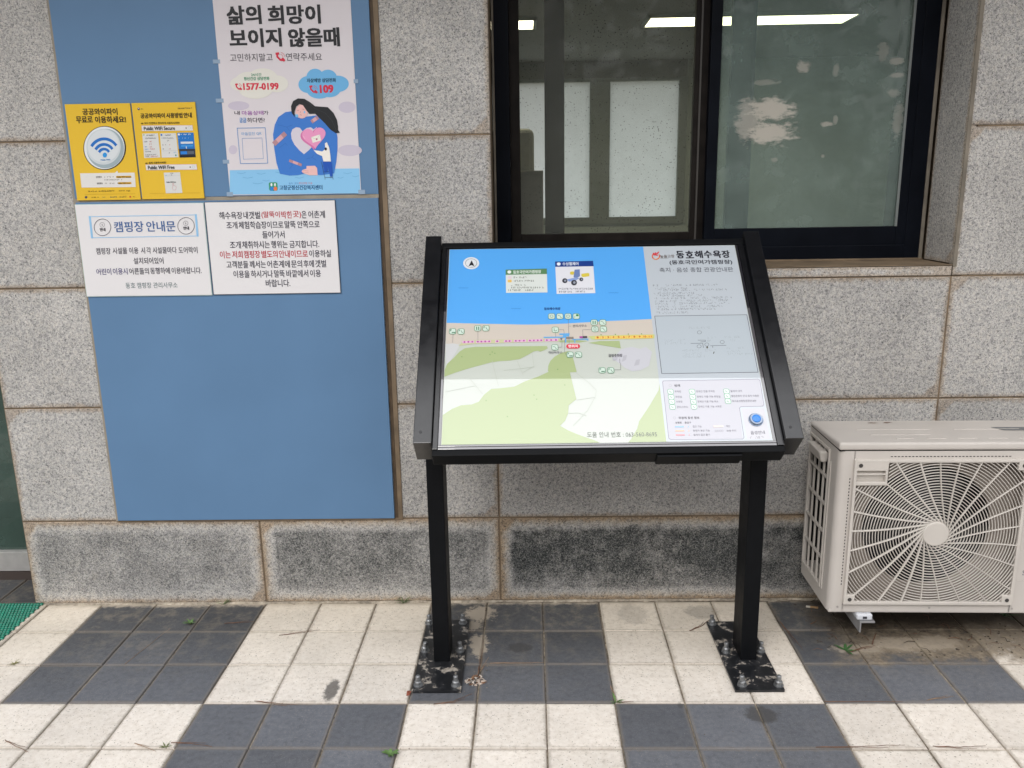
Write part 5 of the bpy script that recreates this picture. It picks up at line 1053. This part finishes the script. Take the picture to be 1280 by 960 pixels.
# shroud and fan behind the grille
m_ = MB(); n = 72; R = .199; Yp = .054
hole = [(HX+R*math.cos(2*PI*k/n), Yp, HZ+R*math.sin(2*PI*k/n)) for k in range(n)]
def sq(k):
    t = 2*PI*k/n; c, s = math.cos(t), math.sin(t); L_x = (GX1-HX) if c > 0 else (HX-GX0); L_z = (GZ1-HZ) if s > 0 else (HZ-GZ0)
    d = min(L_x/abs(c) if abs(c) > 1e-9 else 9, L_z/abs(s) if abs(s) > 1e-9 else 9); return (HX+c*d, Yp, HZ+s*d)
o_ = [sq(k) for k in range(n)]
m_.add(hole+o_, [(k, n+k, n+(k+1) % n, (k+1) % n) for k in range(n)], ACI)
lip = [(HX+(R-.006)*math.cos(2*PI*k/n), Yp+.008, HZ+(R-.006)*math.sin(2*PI*k/n)) for k in range(n)]
bck = [(HX+(R-.006)*math.cos(2*PI*k/n), Yp+.12, HZ+(R-.006)*math.sin(2*PI*k/n)) for k in range(n)]
m_.add(hole+lip, [(k, (k+1) % n, n+(k+1) % n, n+k) for k in range(n)], ACI, True); m_.add(lip+bck, [(k, (k+1) % n, n+(k+1) % n, n+k) for k in range(n)], ACD, True)
m_.add(bck, [list(range(n))], ACD)
for (x0, z0, x1, z1) in ((GX0, GZ0, GX0+.001, GZ1), (GX1-.001, GZ0, GX1, GZ1), (GX0, GZ0, GX1, GZ0+.001), (GX0, GZ1-.001, GX1, GZ1)): m_.box((x0, 0, z0), (x1, Yp, z1), ACI)
acp(m_, 'shroud')
m_ = MB(); FANM = plain('fan_blade', (.012, .0115, .014), .5, spec=.25); m_.cyl((HX, .085, HZ), (HX, .15, HZ), .050, FANM, 28)
for k in range(3):
    t0 = 2*PI*k/3+.6; vs = []; fs = []
    for i in range(9):
        for j in range(7):
            r = .048+(.178-.048)*j/6; t = t0+(i/8)*1.35+.25*(j/6)**2; vs.append((HX+r*math.cos(t), .092+.045*(i/8), HZ+r*math.sin(t)))
    fs = [(i*7+j, i*7+j+1, (i+1)*7+j+1, (i+1)*7+j) for i in range(8) for j in range(6)]; m_.add(vs, fs, FANM, True)
acp(m_, 'fan')
# the wire-like grille: rings, tangent spokes, rim, hub and corner lugs
m_ = MB(); gx0, gx1, gz0, gz1 = GX0+.008, GX1-.008, GZ0+.010, GZ1-.008; YG = -.011
BX1, BZ0 = GX0+.100, GZ1-.080            # blank block with the grip recess, top left
def inside(x, z): return gx0 <= x <= gx1 and gz0 <= z <= gz1 and not (x < BX1 and z > BZ0)
def strip(pts, wd, y0, y1, m):
    """flat bar following pts (x, z), wd wide, from y0 to y1"""
    if len(pts) < 2: return
    L, Rr = [], []
    for i, p in enumerate(pts):
        a = Vector(pts[max(i-1, 0)]); c = Vector(pts[min(i+1, len(pts)-1)]); d = (c-a)
        if d.length < 1e-9: d = Vector((1, 0))
        d.normalize(); t = Vector((-d.y, d.x))*wd/2; L.append(Vector(p)+t); Rr.append(Vector(p)-t)
    vs = []
    for l, r in zip(L, Rr): vs += [(l.x, y0+.0008, l.y), ((l.x*.7+r.x*.3), y0, (l.y*.7+r.y*.3)), ((l.x*.3+r.x*.7), y0, (l.y*.3+r.y*.7)), (r.x, y0+.0008, r.y), (r.x, y1, r.y), (l.x, y1, l.y)]
    fs = []
    for i in range(len(pts)-1):
        for k in range(6): fs.append((i*6+k, i*6+(k+1) % 6, (i+1)*6+(k+1) % 6, (i+1)*6+k))
    m_.add(vs, fs, m)
r = .0465; nr = 0
while r < .345:
    n = max(48, int(r*2*PI/.006)); run = []
    ok = [inside(HX+r*math.cos(2*PI*k/n), HZ+r*math.sin(2*PI*k/n)) for k in range(n)]
    if all(ok): strip([(HX+r*math.cos(2*PI*k/n), HZ+r*math.sin(2*PI*k/n)) for k in range(n+1)], .0023, YG+.003, YG+.0068, ACP)
    else:
        st = next(k for k in range(n) if not ok[k])
        for k in range(st, st+n+1):
            if ok[k % n]: run.append((HX+r*math.cos(2*PI*k/n), HZ+r*math.sin(2*PI*k/n)))
            else:
                strip(run, .0023, YG+.003, YG+.0068, ACP); run = []
    r += .0087; nr += 1
for k in range(25):
    t = math.radians(7.6+14.4*k); h = t-math.radians(56); p0 = Vector((HX+.036*math.cos(h), HZ+.036*math.sin(h)))
    d = None; far = Vector((HX+.40*math.cos(t), HZ+.40*math.sin(t)))
    lim = 1.0
    for i in range(1, 300):
        x, z = p0+(far-p0)*(i/300)
        if not inside(x, z): lim = i/300; break
    pts = []
    for i in range(13):
        s_ = lim*i/12; bow = .006*math.sin(PI*min(1, s_*1.4)); dd = (far-p0).normalized(); q_ = p0+(far-p0)*s_+Vector((-dd.y, dd.x))*bow
        pts.append((q_.x, q_.y))
    lft = math.cos(t) < -.1
    strip(pts, .0046 if lft else .0028, YG+.0015, YG+.008, ACP)
for lo, hi in (((GX0, YG, GZ0), (gx0+.001, .004, GZ1)), ((gx1-.001, YG, GZ0), (GX1, .004, GZ1)), ((gx0, YG+.0003, GZ0), (gx1, .004, gz0+.001)), ((gx0, YG+.0003, gz1-.001), (gx1, .004, GZ1))): m_.box(lo, hi, ACP, .0022, 2)
# blank block: plate with a letterbox recess
for lo, hi in (((gx0, YG+.0005, GZ1-.034), (BX1, .004, gz1)), ((gx0, YG+.0005, BZ0), (BX1, .004, BZ0+.010)), ((BX1-.007, YG+.0005, BZ0+.009), (BX1, .004, GZ1-.033)), ((gx0, .004, BZ0), (BX1, .008, gz1)), ((gx0, YG+.001, GZ1-.047), (BX1-.006, YG+.006, GZ1-.043))): m_.box(lo, hi, ACP, .0012, 1)
for x, z in ((GX1-.018, GZ1-.018), (GX0+.018, GZ0+.018), (GX1-.018, GZ0+.018)): m_.box((x-.0155, YG+.0002, z-.0155), (x+.0155, .004, z+.0155), ACP, .0025, 2)
grl = acp(m_, 'fan_grille')
m_ = MB(); m_.cyl((HX, YG+.012, HZ), (HX, YG, HZ), .0385, ACP, 48); m_.cyl((HX, YG, HZ), (HX, YG-.0018, HZ), .0385, ACP, 48, .036); acp(m_, 'hub', grl)
for x, z in ((GX0+.018, GZ1-.017), (GX1-.018, GZ1-.018), (GX0+.018, GZ0+.018), (GX1-.018, GZ0+.018)):
    m_ = MB(); m_.cyl((x, YG-.0004, z), (x, YG-.0007, z), .0062, plain('screw_hole', (.045, .04, .038), .7), 18); acp(m_, 'screw_hole', grl)
m_ = MB()                                                     # perforated lines beside the grille
for k in range(34): m_.box((GX0-.0085, -.0006, .09+k*.0104), (GX0-.0060, .0005, .095+k*.0104), ACD)
acp(m_, 'vent_slots', case); m_ = MB()
for k in range(34): m_.box((.150+k*.0104, -.0006, GZ1+.0066), (.156+k*.0104, .0005, GZ1+.0088), ACD)
acp(m_, 'vent_slots', case)
# maker's lettering on the plain right half, mostly outside the picture
vs, fs, asp, gh = glyphs('SAMSUNG'); m_ = MB(); hgt = .0165; m_.add([(.5770+x*hgt*asp, -.0006, .1245+y*hgt) for x, y in vs], fs, plain('grey_lettering', (.12, .14, .17), .5)); acp(m_, 'lettering', case)
# feet and brackets
RUB = plain('white_rubber', lin((205, 208, 214)), .45, var=.12, scale=40); GALV = plain('galvanised_bracket', (.42, .42, .43), .45, metal=.6, var=.2, scale=20)
for x in (.112, .68):
    k = MB(); k.box((x-.024, -.012, -.024), (x+.024, .055, -.0045), RUB, .006, 3); k.cyl((x, .008, -.0045), (x, .008, .010), .005, plain('rusty_bolt', (.42, .22, .10), .6), 10); k.box((x-.006, -.0135, -.018), (x+.006, -.011, -.011), plain('dark_slot', (.03, .03, .04), .6)); acp(k, 'foot')
    k = MB(); k.box((x-.016, -.018, -.030), (x+.030, .352, -.0245), GALV, .001); k.box((x-.016, -.018, -.062), (x-.011, .352, -.030), GALV, .001); k.box((x-.016, .34, -.10), (x+.03, .345, .30), GALV, .001); acp(k, 'bracket')

# ------------------------------------------------------------------ green entrance mat
mt = MB(); MATM = plain('green_mat_plastic', lin((0, 122, 98)), .38, spec=.5, var=.25, scale=30); MATD = plain('green_mat_base', lin((0, 62, 52)), .6)
mx1, my0, mx0, my1 = -1.765, -.52, -2.35, .0
mt.box((mx0, my0, 0), (mx1-.006, my1-.002, .0035), MATD)
px_, py_ = .0115, .0145; rm_ = random.Random(2)
j = 0; y = my1-.008
while y > my0:
    x = mx1-.006-(j % 2)*px_*.5
    while x > mx0:
        h = .0085+rm_.uniform(-.0008, .0008); w2, d2 = px_*.50, py_*.42
        vs = [(x-w2, y-d2, .003), (x+w2, y-d2, .003), (x+w2, y+d2, .003), (x-w2, y+d2, .003), (x-w2*.55, y-d2*.5, h*.85), (x+w2*.55, y-d2*.5, h*.85), (x+w2*.55, y+d2*.55, h), (x-w2*.55, y+d2*.55, h)]
        mt.add(vs, [(0, 1, 5, 4), (1, 2, 6, 5), (2, 3, 7, 6), (3, 0, 4, 7), (4, 5, 6, 7)], MATM)
        x -= px_
    y -= py_; j += 1
tag(mt.build('door_mat', (-2.05, -.26, 0)), 'green ribbed plastic mat lying before the door in the corner', 'mat')

# ------------------------------------------------------------------ weeds, needles, litter
LEAF = plain('weed_leaf', (.11, .20, .06), .6, var=.3, scale=120); LEAF_Y = plain('dry_grass', (.26, .24, .10), .8, var=.3, scale=120)
def weed(name, label, p, n, length, width, m, up=.7, seed=0, cat='weed'):
    rn = random.Random(seed); mb = MB(); P0 = Vector((p[0], p[1], 0))
    for k in range(n):
        a = rn.uniform(0, 2*PI); d = Vector((math.cos(a), math.sin(a), 0)); L = length*rn.uniform(.55, 1.1); e = up*rn.uniform(.5, 1.2); pts = []
        for i in range(5):
            t = i/4; pts.append(P0+d*L*t*math.cos(e*(1-t*.6))+Vector((0, 0, max(.001, L*t*math.sin(e)*(1-.35*t*t)-.002))))
        s = Vector((-d.y, d.x, 0)); vs = []
        for i, q_ in enumerate(pts):
            wv = width*math.sin(PI*(.12+.86*i/4))*(1+.25*rn.uniform(-1, 1)); vs += [q_-s*wv+Vector((0, 0, wv*.3)), q_, q_+s*wv+Vector((0, 0, wv*.3))]
        mb.add(vs, [(3*i+q2, 3*i+q2+1, 3*i+q2+4, 3*i+q2+3) for i in range(4) for q2 in (0, 1)], m, True)
    return tag(mb.build(name, P0), label, cat)
weed('weed', 'small leafy weed growing between dark pavers below the blue notice board', (-1.168, -.150), 9, .030, .0038, LEAF, 1.1, 3)
weed('weed', 'bright green weed at the front edge of the pavement below the left post', (-.372, -.828), 8, .030, .0050, LEAF, .8, 4)
weed('weed', 'tiny green sprout with a few blades in the joint between dark and cream pavers', (.247, -.606), 6, .030, .0028, LEAF, .9, 5)
weed('weed', 'jagged dark green leaf on the earth below the air conditioner', (1.005, -.338), 5, .040, .0045, plain('dark_weed_leaf', (.045, .12, .035), .6, var=.3, scale=120), .35, 6)
weed('grass_tuft', 'fine grass tuft at the wall foot left of the left post', (-.452, -.012), 14, .045, .0012, LEAF, 1.2, 7, 'grass')
weed('grass_tuft', 'fine grass tuft against the base stone right of the leafy weed', (-1.105, -.010), 9, .040, .0012, LEAF, 1.2, 8, 'grass')
weed('grass_tuft', 'dry yellowish tuft on the cream paver beside the green mat', tuple(ground_at(18, 830))[:2], 16, .022, .0011, LEAF_Y, .6, 9, 'grass')
weed('grass_tuft', 'dry green tuft in the joint at the lower left corner of the pavement', tuple(ground_at(207, 934))[:2], 16, .022, .0012, plain('tuft_green', (.14, .17, .06), .8), .7, 10, 'grass')
weed('grass_tuft', 'dark weeds in the shade under the right end of the air conditioner', (1.62, -.13), 26, .075, .0016, plain('dark_weed_leaf', (.045, .12, .035)), 1.0, 12, 'grass')
NEED = plain('dry_pine_needle', (.17, .085, .05), .8, var=.4, scale=60); NEED2 = plain('pale_pine_needle', (.30, .20, .13), .8, var=.3, scale=60)
def needle(label, *px, r=.0010, m=NEED, fork=True, group='dry pine needles on the pavement'):
    pts = [ground_at(*p) for p in px]; mb = MB(); rn = random.Random(int(px[0][0])); P0 = pts[0].copy()
    full = []
    for a, b_ in zip(pts, pts[1:]):
        for i in range(5): full.append(a.lerp(b_, i/5)+Vector((rn.uniform(-.0012, .0012), rn.uniform(-.0012, .0012), .0022+.0012*rn.random())))
    full.append(pts[-1]+Vector((0, 0, .002)))
    mb.tube(full, r, m, 5, .5)
    if fork:
        d = (pts[-1]-pts[0]); t = Vector((-d.y, d.x, 0)).normalized()*rn.choice((-1, 1))
        mb.tube([full[0]]+[f+t*(.012*i/len(full)) for i, f in enumerate(full[1:-2], 1)], r*.8, m, 5, .5)
    return tag(mb.build('pine_needle', P0), label, 'pine needle', group)
needle('reddish pine needle on the dark paver just right of the leafy weed', (281, 780), (300, 779), (318, 778))
needle('long pine needle on the cream pavers by the third joint from the mat', (349, 795), (375, 792), (400, 788))
needle('pine needle lying on the joint between cream and dark pavers at left', (318, 877), (345, 880), (372, 882))
needle('pine needle on the joint left of the bright green weed', (214, 929), (240, 931), (265, 934))
needle('pine needle along the lower left row joint, faint and pale', (168, 930), (195, 940), m=NEED2)
needle('forked pine needle at the very lower left corner', (6, 926), (20, 934), (36, 941))
needle('long curved reddish needle at the front of the left base plate', (542, 881), (566, 878), (590, 868))
needle('straight needle on the row joint between two dark pavers right of the left post', (612, 830), (645, 829), (680, 829), m=NEED2)
needle('pale needle standing diagonally on the dark paver below the weed', (156, 831), (180, 812), (213, 786), m=NEED2, fork=False, r=.0008)
needle('needle lying along the dark column joint right of the dried leaf clump', (597, 846), (602, 826), (605, 802))
needle('needle crossing the dark joint above the dried leaf clump', (600, 840), (611, 822), m=NEED2)
needle('long reddish needle on the row joint at lower right between dark and cream pavers', (1020, 935), (1075, 934), (1131, 932))
needle('reddish needle on the cream paver at the lower right corner', (1166, 934), (1200, 935), (1232, 933))
needle('needle on the front row joint of the dark pavers under the air conditioner', (1030, 878), (1080, 878), (1128, 878), fork=False)
needle('curved root-like needle on the earth under the air conditioner foot', (1062, 816), (1078, 810), (1094, 808), r=.0016)
needle('needle on the dark paver in the joint corner below the air conditioner', (1158, 876), (1180, 873), (1192, 871), m=NEED2)
needle('needle pointing up beside the sprout in the joint', (763, 858), (768, 868), (772, 879), m=NEED2)
needle('reddish needle to the right of the sprout along the row joint', (772, 879), (782, 878), (792, 878))
needle('dark twig lying behind the left bolts of the right base plate', (862, 789), (876, 784), (886, 776), r=.0016)
needle('needle in the joint between cream and dark pavers right of the right post', (975, 778), (990, 796), (1003, 812))
needle('twig on the earth under the air conditioner beside its bracket', (1090, 806), (1093, 798), (1095, 792), r=.0022, fork=False)
# dried clump, leaf, cigarette end
cm = MB(); rn = random.Random(9); P0 = Vector((-.165, -.499, 0))
CLM = [plain('dry_leaf_pale', (.52, .43, .36), .9, var=.3, scale=80), plain('dry_leaf_brown', (.22, .12, .07), .9, var=.3, scale=80), plain('dry_leaf_white', (.62, .56, .50), .9)]
for k in range(70):
    a = rn.uniform(0, 2*PI); rr_ = .030*math.sqrt(rn.random()); c = P0+Vector((rr_*math.cos(a), rr_*.8*math.sin(a), rn.uniform(.003, .020)*(1.1-rr_/.034)))
    d = Vector((rn.gauss(0, 1), rn.gauss(0, 1), rn.gauss(0, .3))).normalized()*rn.uniform(.005, .012); e_ = Vector((-d.y, d.x, rn.gauss(0, .003))).normalized()*rn.uniform(.002, .005)
    cm.add([c-d, c+e_, c+d, c-e_], [(0, 1, 2, 3)], CLM[k % 3])
tag(cm.build('dried_leaf_clump', P0), 'dried brown and whitish leaf clump on the joint right of the left base plate', 'dead leaf')
lf = MB(); p = ground_at(511, 868); lf.add([p+Vector(v) for v in ((-.006, -.012, .003), (.004, -.010, .004), (.007, .004, .007), (.001, .013, .004), (-.006, .006, .008))], [(0, 1, 2, 3, 4)], plain('red_leaf', (.24, .07, .04), .8)); tag(lf.build('fallen_leaf', p), 'small red brown leaf at the front left corner of the left base plate', 'dead leaf')
cg = MB(); a = Vector((.972, -.062, .0045)); b_ = Vector((1.010, -.072, .0045)); c = a.lerp(b_, .35)
cg.cyl(a, b_, .0038, plain('cigarette_paper', (.62, .58, .50), .8, var=.15, scale=80), 12); p0 = cg; f_ = cg.build('cigarette_end', a); tag(f_, 'whitish cigarette end on the ground at the wall foot left of the air conditioner', 'litter')
ft = MB(); ft.cyl(c, b_+(b_-a)*.02, .0040, plain('cigarette_filter', (.42, .26, .13), .8, var=.2, scale=90), 12); ft.build('filter', a, f_)
# scattered crumbs of earth on the stones
cr_ = MB(); rn = random.Random(17); CRM = plain('earth_crumb', (.10, .08, .06), .95, var=.4, scale=60)
def crumb(x, y, s, m):
    b = bmesh.new(); bmesh.ops.create_icosphere(b, subdivisions=1, radius=1)
    for v in b.verts: v.co = Vector((v.co.x*s*rn.uniform(.7, 1.2)+x, v.co.y*s*rn.uniform(.7, 1.2)+y, v.co.z*s*.6+s*.3))
    cr_.bm(b, m)
for k in range(150): crumb(rn.uniform(.93, 1.75), -.40*rn.random()**.8, rn.uniform(.0012, .0045), CRM)
for k in range(110): crumb(rn.uniform(-1.75, 1.7), -rn.random()**1.6*1.1, rn.uniform(.0007, .0019), CRM)
for k in range(50): crumb(rn.uniform(-.36, -.10), rn.uniform(-.57, -.05), rn.uniform(.0008, .0026), JOINT_SAND)
tag(cr_.build('earth_crumbs'), kind='stuff')
tw = MB()
for k in range(60):
    x, y = rn.uniform(.93, 1.7), rn.uniform(-.36, -.02); a_ = rn.uniform(0, PI); l = rn.uniform(.01, .05); tw.tube([(x, y, .004), (x+l*.5*math.cos(a_), y+l*.5*math.sin(a_), rn.uniform(.004, .010)), (x+l*math.cos(a_+.3), y+l*math.sin(a_+.3), .004)], rn.uniform(.0006, .0014), NEED if k % 2 else plain('dark_twig', (.05, .035, .025), .9), 5, .5)
tag(tw.build('litter'), kind='stuff')
